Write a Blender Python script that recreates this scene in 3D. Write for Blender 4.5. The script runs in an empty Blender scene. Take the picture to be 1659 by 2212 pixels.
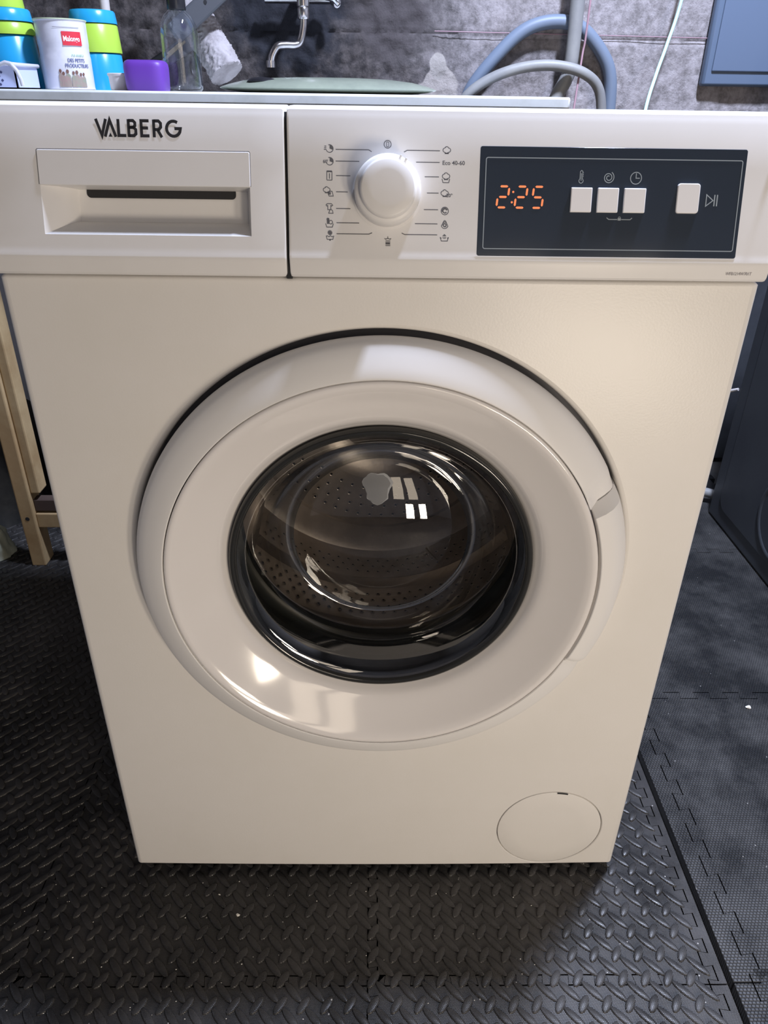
import bpy, bmesh, math, random
from math import sin, cos, pi, radians as rad, sqrt, hypot
from mathutils import Vector, Matrix, noise

SC = bpy.context.scene
COL = SC.collection
random.seed(7)

# ---------------------------------------------------------------- camera
CAM = Vector((-0.00703, -0.59399, 0.85838))
YAW, PITCH, ROLL = 0.018215, 0.514115, 0.015153
fw = Vector((sin(YAW) * cos(PITCH), cos(YAW) * cos(PITCH), -sin(PITCH)))
ri = Vector((cos(YAW), -sin(YAW), 0.0))
up = ri.cross(fw)
r2 = ri * cos(ROLL) + up * sin(ROLL)
u2 = -ri * sin(ROLL) + up * cos(ROLL)
cd = bpy.data.cameras.new('camera')
cam = bpy.data.objects.new('camera', cd)
COL.objects.link(cam)
cam.matrix_world = Matrix(((r2.x, u2.x, -fw.x, CAM.x), (r2.y, u2.y, -fw.y, CAM.y), (r2.z, u2.z, -fw.z, CAM.z), (0, 0, 0, 1)))
cd.sensor_fit = 'VERTICAL'
cd.sensor_height = 36.0
cd.lens = 1599.85 / 2212 * 36.0
cd.clip_start = 0.02
SC.camera = cam

# ---------------------------------------------------------------- world, lights, exposure
w = bpy.data.worlds.new('world')
SC.world = w
w.use_nodes = True
w.node_tree.nodes['Background'].inputs[0].default_value = (0.80, 0.85, 1.0, 1)
w.node_tree.nodes['Background'].inputs[1].default_value = 0.3


def area(name, loc, target, size, power, color):
    l = bpy.data.lights.new(name, 'AREA')
    l.shape = 'RECTANGLE'
    l.size, l.size_y = size
    l.energy = power
    l.color = color
    o = bpy.data.objects.new(name, l)
    COL.objects.link(o)
    o.location = loc
    d = Vector(target) - Vector(loc)
    o.rotation_euler = d.to_track_quat('-Z', 'Y').to_euler()
    return o


# cold strip lamp above and behind the machine's right side
cool = area('cold_strip_light', (0.56, 0.33, 2.22), (0.56, 0.33, 0), (0.10, 0.20), 105, (0.68, 0.765, 1.0))
# warm lamp standing low in the room, to the right of the photographer
for _x, _y in ((0.42, -1.17), (0.62, -1.09)):
    area('warm_low_light', (_x, _y, 0.34), (0.05, 0, 0.45), (0.12, 0.26), 4.2, (1.0, 0.865, 0.70))
# warm room lamp behind the photographer
for _x in (0.42, 0.80):
    area('warm_room_light', (_x, -1.9, 0.98), (0.0, 0, 0.5), (0.26, 0.80), 2.6, (1.0, 0.84, 0.66))

SC.view_settings.view_transform = 'Standard'
SC.view_settings.look = 'None'
SC.view_settings.gamma = 1
SC.view_settings.use_curve_mapping = False
SC.view_settings.exposure = -0.14


# ---------------------------------------------------------------- materials
def mat(name, col, rough=0.5, metal=0.0, spec=0.5, coat=0.0, col2=None, nscale=8.0, lo=0.4, hi=0.65,
        bump=0.0, bscale=60.0, emit=None, estr=0.0, detail=5.0, rvar=0.0):
    m = bpy.data.materials.new(name)
    m.use_nodes = True
    nt = m.node_tree
    b = nt.nodes['Principled BSDF']
    b.inputs['Base Color'].default_value = (*col, 1)
    b.inputs['Roughness'].default_value = rough
    b.inputs['Metallic'].default_value = metal
    b.inputs['Specular IOR Level'].default_value = spec
    b.inputs['Coat Weight'].default_value = coat
    b.inputs['Coat Roughness'].default_value = 0.08
    tc = nt.nodes.new('ShaderNodeTexCoord')
    if col2:
        n = nt.nodes.new('ShaderNodeTexNoise')
        n.inputs['Scale'].default_value = nscale
        n.inputs['Detail'].default_value = detail
        n.inputs['Roughness'].default_value = 0.65
        nt.links.new(tc.outputs['Object'], n.inputs['Vector'])
        r = nt.nodes.new('ShaderNodeValToRGB')
        r.color_ramp.elements[0].position = lo
        r.color_ramp.elements[1].position = hi
        r.color_ramp.elements[0].color = (*col, 1)
        r.color_ramp.elements[1].color = (*col2, 1)
        nt.links.new(n.outputs['Fac'], r.inputs['Fac'])
        nt.links.new(r.outputs['Color'], b.inputs['Base Color'])
        if rvar:
            mr = nt.nodes.new('ShaderNodeMapRange')
            mr.inputs['From Min'].default_value = 0.35
            mr.inputs['From Max'].default_value = 0.65
            mr.inputs['To Min'].default_value = max(0.02, rough - rvar)
            mr.inputs['To Max'].default_value = min(1, rough + rvar)
            nt.links.new(n.outputs['Fac'], mr.inputs['Value'])
            nt.links.new(mr.outputs['Result'], b.inputs['Roughness'])
    if bump:
        n2 = nt.nodes.new('ShaderNodeTexNoise')
        n2.inputs['Scale'].default_value = bscale
        n2.inputs['Detail'].default_value = 4
        nt.links.new(tc.outputs['Object'], n2.inputs['Vector'])
        bp = nt.nodes.new('ShaderNodeBump')
        bp.inputs['Strength'].default_value = bump
        bp.inputs['Distance'].default_value = 0.002
        nt.links.new(n2.outputs['Fac'], bp.inputs['Height'])
        nt.links.new(bp.outputs['Normal'], b.inputs['Normal'])
    if emit:
        b.inputs['Emission Color'].default_value = (*emit, 1)
        b.inputs['Emission Strength'].default_value = estr
    return m


def glass_mat(name, tint, refl=1.0, rough=0.02):
    """thin clear pane: transparent body plus Fresnel reflection"""
    m = bpy.data.materials.new(name)
    m.use_nodes = True
    nt = m.node_tree
    nt.nodes.remove(nt.nodes['Principled BSDF'])
    out = nt.nodes['Material Output']
    tr = nt.nodes.new('ShaderNodeBsdfTransparent')
    tr.inputs[0].default_value = (*tint, 1)
    gl = nt.nodes.new('ShaderNodeBsdfGlossy')
    gl.inputs['Roughness'].default_value = rough
    fr = nt.nodes.new('ShaderNodeLayerWeight')
    fr.inputs['Blend'].default_value = 0.5
    pw = nt.nodes.new('ShaderNodeMath')
    pw.operation = 'POWER'
    pw.inputs[1].default_value = 4.0
    nt.links.new(fr.outputs['Facing'], pw.inputs[0])
    mu = nt.nodes.new('ShaderNodeMath')
    mu.operation = 'MULTIPLY_ADD'
    mu.use_clamp = True
    mu.inputs[1].default_value = 0.7 * refl
    mu.inputs[2].default_value = 0.045 * refl
    nt.links.new(pw.outputs[0], mu.inputs[0])
    mx = nt.nodes.new('ShaderNodeMixShader')
    nt.links.new(mu.outputs[0], mx.inputs['Fac'])
    nt.links.new(tr.outputs[0], mx.inputs[1])
    nt.links.new(gl.outputs[0], mx.inputs[2])
    nt.links.new(mx.outputs[0], out.inputs['Surface'])
    return m


M = {}
M['enamel'] = mat('white_enamel', (0.80, 0.775, 0.745), 0.32, spec=0.4, col2=(0.765, 0.74, 0.70), nscale=3.0, bump=0.04, bscale=500)
M['plastic'] = mat('white_plastic', (0.80, 0.785, 0.775), 0.38, spec=0.4, col2=(0.77, 0.755, 0.74), nscale=6)
M['ringplastic'] = mat('door_ring_plastic', (0.80, 0.785, 0.77), 0.40, spec=0.4)
M['gloss'] = mat('glossy_door_plastic', (0.80, 0.77, 0.755), 0.11, spec=0.6, coat=0.4)
M['dark'] = mat('dark_cavity', (0.02, 0.02, 0.022), 0.8)
M['gap'] = mat('shadow_gap_plastic', (0.20, 0.20, 0.22), 0.8)
M['rubber'] = mat('grey_rubber_gasket', (0.045, 0.05, 0.045), 0.35, col2=(0.06, 0.065, 0.055), nscale=20)
M['steel'] = mat('drum_steel', (0.80, 0.74, 0.69), 0.36, metal=0.7, col2=(0.60, 0.56, 0.52), nscale=12, bump=0.15, bscale=180)
M['glass'] = glass_mat('door_glass', (0.90, 0.88, 0.85), 2.2, 0.015)
M['glassedge'] = mat('dark_glass_rim', (0.022, 0.022, 0.021), 0.10, spec=0.5, coat=0.1)
M['display'] = mat('dark_display_glass', (0.032, 0.042, 0.060), 0.10, spec=0.5, coat=0.0)
M['print'] = mat('grey_print', (0.12, 0.12, 0.13), 0.6)
M['logo'] = mat('black_logo_print', (0.03, 0.03, 0.035), 0.4)
M['dprint'] = mat('pale_display_print', (0.33, 0.38, 0.42), 0.5)
M['led'] = mat('orange_led', (0.3, 0.08, 0.03), 0.5, emit=(1.0, 0.27, 0.10), estr=0.95)
M['button'] = mat('white_button', (0.86, 0.85, 0.86), 0.35)
M['wood'] = mat('pine_wood', (0.50, 0.36, 0.19), 0.6, col2=(0.38, 0.25, 0.12), nscale=9, bump=0.1)
M['benchtop'] = mat('pale_laminate', (0.72, 0.74, 0.73), 0.45, col2=(0.56, 0.58, 0.54), nscale=14, lo=0.5, hi=0.8)
M['blue'] = mat('blue_plastic', (0.02, 0.33, 0.62), 0.25, spec=0.5)
M['lime'] = mat('lime_plastic', (0.40, 0.62, 0.07), 0.3, spec=0.5)
M['tin'] = mat('white_painted_tin', (0.66, 0.65, 0.69), 0.28, col2=(0.58, 0.57, 0.61), nscale=30, lo=0.5, hi=0.7)
M['red'] = mat('red_label', (0.62, 0.03, 0.05), 0.4)
M['labelwhite'] = mat('white_label_ink', (0.85, 0.82, 0.82), 0.5)
M['labelblue'] = mat('blue_label_ink', (0.10, 0.12, 0.25), 0.5)
M['labelgreen'] = mat('green_label_ink', (0.22, 0.40, 0.24), 0.5)
M['skin'] = mat('brown_printed_ink', (0.16, 0.08, 0.06), 0.5)
M['khaki'] = mat('khaki_printed_ink', (0.25, 0.27, 0.20), 0.5, col2=(0.35, 0.22, 0.2), nscale=60)
M['lav'] = mat('lavender_plastic', (0.48, 0.53, 0.78), 0.4)
M['basketrim'] = mat('grey_rim_plastic', (0.52, 0.52, 0.58), 0.4)
M['purple'] = mat('purple_silicone', (0.12, 0.035, 0.32), 0.45)
M['cupwhite'] = mat('cream_pot_plastic', (0.62, 0.58, 0.56), 0.5)
M['bottleglass'] = glass_mat('clear_bottle', (0.95, 0.96, 0.98), 1.3, 0.05)
M['black'] = mat('black_plastic', (0.012, 0.012, 0.015), 0.3)
M['chrome'] = mat('worn_chrome', (0.62, 0.61, 0.62), 0.22, metal=1.0, col2=(0.45, 0.42, 0.42), nscale=40)
M['fluff'] = mat('pale_wool', (0.40, 0.37, 0.38), 0.95, col2=(0.28, 0.255, 0.26), nscale=30, bump=0.8, bscale=120)
M['greypipe'] = mat('grey_pipe_plastic', (0.060, 0.064, 0.075), 0.5)
M['hoseblue'] = mat('blue_grey_hose', (0.15, 0.19, 0.26), 0.5)
M['hosegrey'] = mat('warm_grey_hose', (0.27, 0.27, 0.265), 0.5, col2=(0.21, 0.21, 0.215), nscale=10)
M['cord'] = mat('pale_green_cord', (0.46, 0.66, 0.60), 0.5)
M['redcable'] = mat('dull_red_cable', (0.36, 0.22, 0.26), 0.6)
M['box'] = mat('slate_blue_box', (0.10, 0.14, 0.21), 0.5)
M['dish'] = mat('grey_green_enamel', (0.24, 0.27, 0.21), 0.25, spec=0.6, col2=(0.19, 0.215, 0.17), nscale=12)
M['cabinet'] = mat('charcoal_sheet_metal', (0.050, 0.056, 0.065), 0.4, col2=(0.042, 0.046, 0.055), nscale=6)
M['concrete'] = mat('concrete_floor', (0.10, 0.095, 0.09), 0.85, col2=(0.06, 0.06, 0.06), nscale=5, bump=0.4)
M['room'] = mat('grey_render', (0.42, 0.40, 0.38), 0.9, col2=(0.33, 0.31, 0.30), nscale=3)
M['crate'] = mat('black_crate_plastic', (0.012, 0.012, 0.014), 0.6)
M['brownboard'] = mat('brown_board', (0.07, 0.045, 0.035), 0.8)
M['palebag'] = mat('pale_green_sack', (0.30, 0.32, 0.26), 0.7)
M['chip'] = mat('pale_crumb', (0.75, 0.72, 0.66), 0.8)


def wall_material():
    m = mat('rough_block_wall', (0.20, 0.17, 0.165), 0.9)
    nt = m.node_tree
    b = nt.nodes['Principled BSDF']
    tc = nt.nodes.new('ShaderNodeTexCoord')
    n1 = nt.nodes.new('ShaderNodeTexNoise')
    n1.inputs['Scale'].default_value = 55
    n1.inputs['Detail'].default_value = 8
    n1.inputs['Roughness'].default_value = 0.7
    nt.links.new(tc.outputs['Object'], n1.inputs['Vector'])
    r1 = nt.nodes.new('ShaderNodeValToRGB')
    e = r1.color_ramp.elements  # rough dark blocks, coloured darker still to imitate light falling off leftwards
    e[0].position = 0.36; e[0].color = (0.028, 0.024, 0.025, 1)
    e[1].position = 0.66; e[1].color = (0.115, 0.098, 0.095, 1)
    nt.links.new(n1.outputs['Fac'], r1.inputs['Fac'])
    # right part of the wall is smoother, paler render
    sx = nt.nodes.new('ShaderNodeSeparateXYZ')
    nt.links.new(tc.outputs['Object'], sx.inputs[0])
    n2 = nt.nodes.new('ShaderNodeTexNoise')
    n2.inputs['Scale'].default_value = 6
    n2.inputs['Detail'].default_value = 6
    nt.links.new(tc.outputs['Object'], n2.inputs['Vector'])
    ma = nt.nodes.new('ShaderNodeMath'); ma.operation = 'MULTIPLY_ADD'
    ma.inputs[1].default_value = 0.5
    nt.links.new(n2.outputs['Fac'], ma.inputs[0])
    nt.links.new(sx.outputs['X'], ma.inputs[2])
    mr = nt.nodes.new('ShaderNodeMapRange')
    mr.inputs['From Min'].default_value = 0.22
    mr.inputs['From Max'].default_value = 0.62
    nt.links.new(ma.outputs[0], mr.inputs['Value'])
    mx = nt.nodes.new('ShaderNodeMix'); mx.data_type = 'RGBA'
    nt.links.new(mr.outputs['Result'], mx.inputs['Factor'])
    nt.links.new(r1.outputs['Color'], mx.inputs['A'])
    r3 = nt.nodes.new('ShaderNodeValToRGB')
    e = r3.color_ramp.elements
    e[0].position = 0.35; e[0].color = (0.17, 0.155, 0.155, 1)
    e[1].position = 0.6; e[1].color = (0.36, 0.33, 0.34, 1)
    nt.links.new(n1.outputs['Fac'], r3.inputs['Fac'])
    nt.links.new(r3.outputs['Color'], mx.inputs['B'])

    # soot stain beside the tap and a pale plaster patch: marks on the wall itself
    def blob(cx, cz, rx, rz, soft):
        vm = nt.nodes.new('ShaderNodeMapping')
        vm.inputs['Location'].default_value = (-cx / rx, 0, -cz / rz)
        vm.inputs['Scale'].default_value = (1 / rx, 0, 1 / rz)
        nt.links.new(tc.outputs['Object'], vm.inputs['Vector'])
        ln = nt.nodes.new('ShaderNodeVectorMath'); ln.operation = 'LENGTH'
        nt.links.new(vm.outputs[0], ln.inputs[0])
        ad = nt.nodes.new('ShaderNodeMath'); ad.operation = 'MULTIPLY_ADD'
        nx = nt.nodes.new('ShaderNodeTexNoise')
        nx.inputs['Scale'].default_value = 22
        nx.inputs['Detail'].default_value = 5
        nt.links.new(tc.outputs['Object'], nx.inputs['Vector'])
        ad.inputs[1].default_value = 1.4
        nt.links.new(nx.outputs['Fac'], ad.inputs[0])
        nt.links.new(ln.outputs['Value'], ad.inputs[2])
        q = nt.nodes.new('ShaderNodeMapRange')
        q.inputs['From Min'].default_value = 1.7 - soft / 2
        q.inputs['From Max'].default_value = 1.7 + soft / 2
        q.inputs['To Min'].default_value = 1
        q.inputs['To Max'].default_value = 0
        nt.links.new(ad.outputs[0], q.inputs['Value'])
        return q.outputs['Result']
    prev = mx.outputs['Result']
    for (args, colr) in (((-0.20, 1.03, 0.14, 0.14, 0.5), (0.016, 0.017, 0.024)), ((0.03, 1.0, 0.08, 0.07, 0.6), (0.07, 0.06, 0.062)),
                         ((0.135, 0.875, 0.045, 0.035, 0.12), (0.40, 0.36, 0.34)), ((0.13, 0.915, 0.018, 0.022, 0.1), (0.36, 0.33, 0.31))):
        f = blob(*args)
        mm = nt.nodes.new('ShaderNodeMix'); mm.data_type = 'RGBA'
        nt.links.new(f, mm.inputs['Factor'])
        nt.links.new(prev, mm.inputs['A'])
        mm.inputs['B'].default_value = (*colr, 1)
        prev = mm.outputs['Result']
    nt.links.new(prev, b.inputs['Base Color'])
    bp = nt.nodes.new('ShaderNodeBump')
    bp.inputs['Strength'].default_value = 0.9
    bp.inputs['Distance'].default_value = 0.004
    nt.links.new(n1.outputs['Fac'], bp.inputs['Height'])
    nt.links.new(bp.outputs['Normal'], b.inputs['Normal'])
    return m


M['wall'] = wall_material()


def mat_rubber(name, weave, base, dust, rough):
    m = mat(name, base, rough, spec=0.5)
    nt = m.node_tree
    b = nt.nodes['Principled BSDF']
    g = nt.nodes.new('ShaderNodeNewGeometry')
    n1 = nt.nodes.new('ShaderNodeTexNoise')
    n1.inputs['Scale'].default_value = 7
    n1.inputs['Detail'].default_value = 8
    n1.inputs['Roughness'].default_value = 0.7
    nt.links.new(g.outputs['Position'], n1.inputs['Vector'])
    r = nt.nodes.new('ShaderNodeValToRGB')
    e = r.color_ramp.elements
    e[0].position = 0.42; e[0].color = (*base, 1)
    e[1].position = 0.74; e[1].color = (*dust, 1)
    nt.links.new(n1.outputs['Fac'], r.inputs['Fac'])
    # tiny pale specks
    v = nt.nodes.new('ShaderNodeTexVoronoi')
    v.inputs['Scale'].default_value = 62
    nt.links.new(g.outputs['Position'], v.inputs['Vector'])
    n3 = nt.nodes.new('ShaderNodeTexWhiteNoise')
    nt.links.new(v.outputs['Position'], n3.inputs['Vector'])
    lt = nt.nodes.new('ShaderNodeMath'); lt.operation = 'LESS_THAN'; lt.inputs[1].default_value = 0.055
    nt.links.new(v.outputs['Distance'], lt.inputs[0])
    gt = nt.nodes.new('ShaderNodeMath'); gt.operation = 'GREATER_THAN'; gt.inputs[1].default_value = 0.72
    nt.links.new(n3.outputs['Value'], gt.inputs[0])
    an = nt.nodes.new('ShaderNodeMath'); an.operation = 'MULTIPLY'
    nt.links.new(lt.outputs[0], an.inputs[0]); nt.links.new(gt.outputs[0], an.inputs[1])
    mm = nt.nodes.new('ShaderNodeMix'); mm.data_type = 'RGBA'
    nt.links.new(an.outputs[0], mm.inputs['Factor'])
    nt.links.new(r.outputs['Color'], mm.inputs['A'])
    mm.inputs['B'].default_value = (0.42, 0.40, 0.37, 1)
    nt.links.new(mm.outputs['Result'], b.inputs['Base Color'])
    mr = nt.nodes.new('ShaderNodeMapRange')
    mr.inputs['From Min'].default_value = 0.35
    mr.inputs['From Max'].default_value = 0.7
    mr.inputs['To Min'].default_value = rough - 0.06
    mr.inputs['To Max'].default_value = rough + 0.2
    nt.links.new(n1.outputs['Fac'], mr.inputs['Value'])
    nt.links.new(mr.outputs['Result'], b.inputs['Roughness'])
    # embossed weave
    mp = nt.nodes.new('ShaderNodeMapping')
    mp.inputs['Rotation'].default_value = (0, 0, 0 if weave > 0.002 else rad(4))
    nt.links.new(g.outputs['Position'], mp.inputs['Vector'])
    br = nt.nodes.new('ShaderNodeTexBrick')
    br.inputs['Scale'].default_value = 1.0
    br.inputs['Brick Width'].default_value = weave
    br.inputs['Row Height'].default_value = weave * (0.8 if weave > 0.002 else 0.9)
    br.inputs['Mortar Size'].default_value = weave * 0.16
    br.inputs['Mortar Smooth'].default_value = 1.0
    nt.links.new(mp.outputs[0], br.inputs['Vector'])
    bp = nt.nodes.new('ShaderNodeBump')
    bp.invert = True
    bp.inputs['Strength'].default_value = 1.0 if weave > 0.002 else 0.6
    bp.inputs['Distance'].default_value = weave * 0.35
    nt.links.new(br.outputs['Fac'], bp.inputs['Height'])
    nt.links.new(bp.outputs['Normal'], b.inputs['Normal'])
    return m


M['treadrubber'] = mat_rubber('black_tread_foam', 0.0017, (0.019, 0.018, 0.0175), (0.075, 0.070, 0.067), 0.35)
M['weaverubber'] = mat_rubber('black_woven_foam', 0.0042, (0.018, 0.019, 0.021), (0.080, 0.078, 0.076), 0.34)


# ---------------------------------------------------------------- mesh helpers
class MB:
    def __init__(s):
        s.v = []; s.f = []

    def add(s, vs, fs):
        o = len(s.v)
        s.v += [tuple(p) for p in vs]
        s.f += [tuple(i + o for i in f) for f in fs]

    def box(s, x0, x1, y0, y1, z0, z1, T=None):
        vs = [(x, y, z) for x in (x0, x1) for y in (y0, y1) for z in (z0, z1)]
        if T: vs = [T(*p) for p in vs]
        s.add(vs, [(0, 1, 3, 2), (4, 6, 7, 5), (0, 4, 5, 1), (2, 3, 7, 6), (0, 2, 6, 4), (1, 5, 7, 3)])

    def bar(s, p0, p1, a, b):
        """square bar a x b between two points"""
        p0, p1 = Vector(p0), Vector(p1)
        d = (p1 - p0).normalized()
        u = d.cross(Vector((0, 0, 1)))
        if u.length < 1e-3: u = Vector((1, 0, 0))
        u.normalize(); w_ = d.cross(u)
        vs = [p + u * (i * a / 2) + w_ * (j * b / 2) for p in (p0, p1) for i, j in ((-1, -1), (1, -1), (1, 1), (-1, 1))]
        s.add(vs, [(3, 2, 1, 0), (4, 5, 6, 7), (0, 1, 5, 4), (1, 2, 6, 5), (2, 3, 7, 6), (3, 0, 4, 7)])

    def tube(s, pts, r, n=14, caps=True):
        pts = [Vector(p) for p in pts]
        rr = r if isinstance(r, (list, tuple)) else [r] * len(pts)
        ref = None; rings = []
        for i, p in enumerate(pts):
            d = (pts[min(i + 1, len(pts) - 1)] - pts[max(i - 1, 0)]).normalized()
            if ref is None:
                ref = d.orthogonal().normalized()
            ref = (ref - d * ref.dot(d)).normalized()
            w_ = d.cross(ref)
            rings.append([p + (ref * cos(2 * pi * k / n) + w_ * sin(2 * pi * k / n)) * rr[i] for k in range(n)])
        fs = []
        for i in range(len(pts) - 1):
            for k in range(n):
                a, b = i * n + k, i * n + (k + 1) % n
                fs.append((a, b, b + n, a + n))
        if caps:
            fs.append(tuple(range(n - 1, -1, -1)))
            fs.append(tuple((len(pts) - 1) * n + k for k in range(n)))
        s.add([q for r_ in rings for q in r_], fs)

    def lathe(s, prof, T, n=96, a0=0.0, a1=2 * pi, off=None, closed=True):
        """prof: (radius, h); T(c, s, r, h, a) -> point"""
        full = abs(a1 - a0 - 2 * pi) < 1e-6
        m_ = n if full else n + 1
        vs = []
        for i in range(m_):
            a = a0 + (a1 - a0) * i / n
            for (r, h) in prof:
                vs.append(T(a, r, h + (off(a, r) if off else 0)))
        k = len(prof)
        fs = []
        for i in range(n):
            j = (i + 1) % m_
            for q in range(k - 1):
                fs.append((i * k + q, i * k + q + 1, j * k + q + 1, j * k + q))
        if not full:
            fs.append(tuple(range(k)))
            fs.append(tuple((m_ - 1) * k + q for q in range(k - 1, -1, -1)))
        s.add(vs, fs)

    def build(s, name, m, parent=None, smooth=None, bevel=0.0, segs=2, fix=True):
        me = bpy.data.meshes.new(name)
        me.from_pydata(s.v, [], s.f)
        if fix:
            bm = bmesh.new(); bm.from_mesh(me)
            bmesh.ops.remove_doubles(bm, verts=bm.verts, dist=1e-6)
            bmesh.ops.recalc_face_normals(bm, faces=bm.faces)
            bm.to_mesh(me); bm.free()
        me.materials.append(m if not isinstance(m, str) else M[m])
        o = bpy.data.objects.new(name, me)
        COL.objects.link(o)
        if parent: o.parent = parent
        if bevel:
            md = o.modifiers.new('bevel', 'BEVEL')
            md.width = bevel; md.segments = segs; md.limit_method = 'ANGLE'; md.angle_limit = rad(35)
            md.harden_normals = False
        if smooth is not None:
            for p in me.polygons: p.use_smooth = True
            try:
                me.set_sharp_from_angle(angle=rad(smooth))
            except Exception:
                pass
        return o


def tag(o, label=None, cat=None, group=None, kind=None):
    if label: o['label'] = label
    if cat: o['category'] = cat
    if group: o['group'] = group
    if kind: o['kind'] = kind
    return o


def empty(name, loc=(0, 0, 0)):
    o = bpy.data.objects.new(name, None)
    COL.objects.link(o)
    o.location = loc
    o.empty_display_size = 0.02
    return o


def reloc(o, base):
    """shift a top-level mesh so its origin sits at its base"""
    b = Vector(base)
    for v in o.data.vertices: v.co -= b
    o.location = b
    return o


# door-axis transform (lathe about the y axis)
DX, DZ = 0.002, 0.460


def TD(a, r, h): return (DX + r * cos(a), h, DZ + r * sin(a))


# control-panel local frame: x across, v up the tilted face, n out of the face
TA = rad(15)


def PT(x, v, n=0.0):
    return (x, -0.006 + v * sin(TA) - n * cos(TA), 0.755 + v * cos(TA) + n * sin(TA))


def stroke(mb, pts, wd, n=0.0003, closed=False, T=PT):
    """flat ribbon with mitred joins in panel coordinates"""
    P = [Vector((p[0], p[1])) for p in pts]
    L = len(P)
    left, right = [], []
    for i in range(L):
        if closed:
            a, b = P[i] - P[i - 1], P[(i + 1) % L] - P[i]
        else:
            a = P[i] - P[i - 1] if i else P[1] - P[0]
            b = P[i + 1] - P[i] if i < L - 1 else P[i] - P[i - 1]
        a = a.normalized(); b = b.normalized()
        na, nb = Vector((-a.y, a.x)), Vector((-b.y, b.x))
        m_ = na + nb
        if m_.length < 1e-4: m_ = na
        m_.normalize()
        k = wd / 2 / max(0.35, m_.dot(na))
        left.append(P[i] + m_ * k); right.append(P[i] - m_ * k)
    vs = [T(p.x, p.y, n) for p in left + right]
    fs = [(i, i + 1, L + i + 1, L + i) for i in range(L - 1)]
    if closed: fs.append((L - 1, 0, L, 2 * L - 1))
    mb.add(vs, fs)


def disc(mb, x, v, r, n=0.0003, k=16, T=PT, ry=None):
    ry = ry or r
    mb.add([T(x + r * cos(2 * pi * i / k), v + ry * sin(2 * pi * i / k), n) for i in range(k)], [tuple(range(k))])


def poly(mb, pts, n=0.0003, T=PT):
    mb.add([T(p[0], p[1], n) for p in pts], [tuple(range(len(pts)))])


def arc(x, v, r, a0, a1, k=14, ry=None):
    ry = ry or r
    return [(x + r * cos(rad(a0 + (a1 - a0) * i / k)), v + ry * sin(rad(a0 + (a1 - a0) * i / k))) for i in range(k + 1)]


def rrect(x0, x1, v0, v1, r, k=5):
    out = []
    for cx, cv, a in ((x1 - r, v1 - r, 0), (x0 + r, v1 - r, 90), (x0 + r, v0 + r, 180), (x1 - r, v0 + r, 270)):
        out += [(cx + r * cos(rad(a + 90 * i / k)), cv + r * sin(rad(a + 90 * i / k))) for i in range(k + 1)]
    return out


def slab(mb, out, n0, n1, T=PT):
    k = len(out)
    mb.add([T(p[0], p[1], n0) for p in out] + [T(p[0], p[1], n1) for p in out],
           [tuple(range(k)), tuple(range(2 * k - 1, k - 1, -1))] + [(i, (i + 1) % k, k + (i + 1) % k, k + i) for i in range(k)])


def text_mesh(mb, body, x, v, size, n=0.0003, T=PT, align='LEFT', bold=0.0, squeeze=1.0):
    c = bpy.data.curves.new('t', 'FONT')
    c.body = body; c.size = 1.0; c.offset = bold; c.align_x = align
    c.resolution_u = 3
    o = bpy.data.objects.new('t', c)
    COL.objects.link(o)
    dg = bpy.context.evaluated_depsgraph_get()
    me = bpy.data.meshes.new_from_object(o.evaluated_get(dg))
    mb.add([T(x + p.co.x * size * squeeze, v + p.co.y * size, n) for p in me.vertices], [tuple(f.vertices) for f in me.polygons])
    bpy.data.objects.remove(o); bpy.data.curves.remove(c); bpy.data.meshes.remove(me)


# ================================================================ ROOM
FZ = -0.013
mb = MB(); mb.box(-1.9, 1.7, -2.3, 1.4, FZ - 0.08, FZ)
tag(mb.build('floor', 'concrete'), kind='structure')
mb = MB(); mb.box(-1.9, 1.7, -2.3, 1.4, 2.42, 2.5)
tag(mb.build('ceiling', 'room'), kind='structure')
mb = MB(); mb.box(-1.98, -1.9, -2.3, 1.4, FZ, 2.42)
tag(mb.build('wall_left', 'room'), kind='structure')
mb = MB(); mb.box(1.7, 1.78, -2.3, 1.4, FZ, 2.42)
tag(mb.build('wall_right', 'room'), kind='structure')
mb = MB(); mb.box(-1.98, 1.78, -2.38, -2.3, FZ, 2.42)
tag(mb.build('wall_front', 'room'), kind='structure')

# back wall: rough blocks, with true relief in the part that is in view
WY = 1.30
mb = MB()
nx, nz = 330, 84
x0, x1, z0, z1 = -1.15, 1.15, 0.72, 1.25
vs = []
for j in range(nz + 1):
    for i in range(nx + 1):
        x = x0 + (x1 - x0) * i / nx; z = z0 + (z1 - z0) * j / nz
        edge = min(i, nx - i, j, nz - j) / 6
        ruf = 1.0 if x < 0.05 else max(0.25, 1 - (x - 0.05) / 0.3)
        d = noise.fractal(Vector((x * 42, z * 42, 3.1)), 0.8, 2.1, 4) * 0.006 * ruf
        d += noise.noise(Vector((x * 9, z * 9, 1))) * 0.004
        if abs(z - 0.967 + 0.008 * (x - 0.5)) < 0.0035: d += 0.004   # bed joint between two courses
        vs.append((x, WY + d * min(1, edge), z))
mb.add(vs, [(j * (nx + 1) + i, j * (nx + 1) + i + 1, (j + 1) * (nx + 1) + i + 1, (j + 1) * (nx + 1) + i) for j in range(nz) for i in range(nx)])
for a, b, c, d in ((-1.98, x0, FZ, 2.42), (x1, 1.78, FZ, 2.42), (x0, x1, FZ, z0), (x0, x1, z1, 2.42)):
    mb.add([(a, WY, c), (b, WY, c), (b, WY, d), (a, WY, d)], [(0, 1, 2, 3)])
mb.box(-1.98, 1.78, WY + 0.03, WY + 0.12, FZ, 2.42)
wall = tag(mb.build('wall_back', 'wall', smooth=60), kind='structure')
mb = MB(); mb.tube([(0.12 + i * 0.05, 1.2925, 0.9765 - 0.0004 * i) for i in range(28)], 0.0010, 5)
mb.build('chalk_line', 'redcable', wall)

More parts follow.
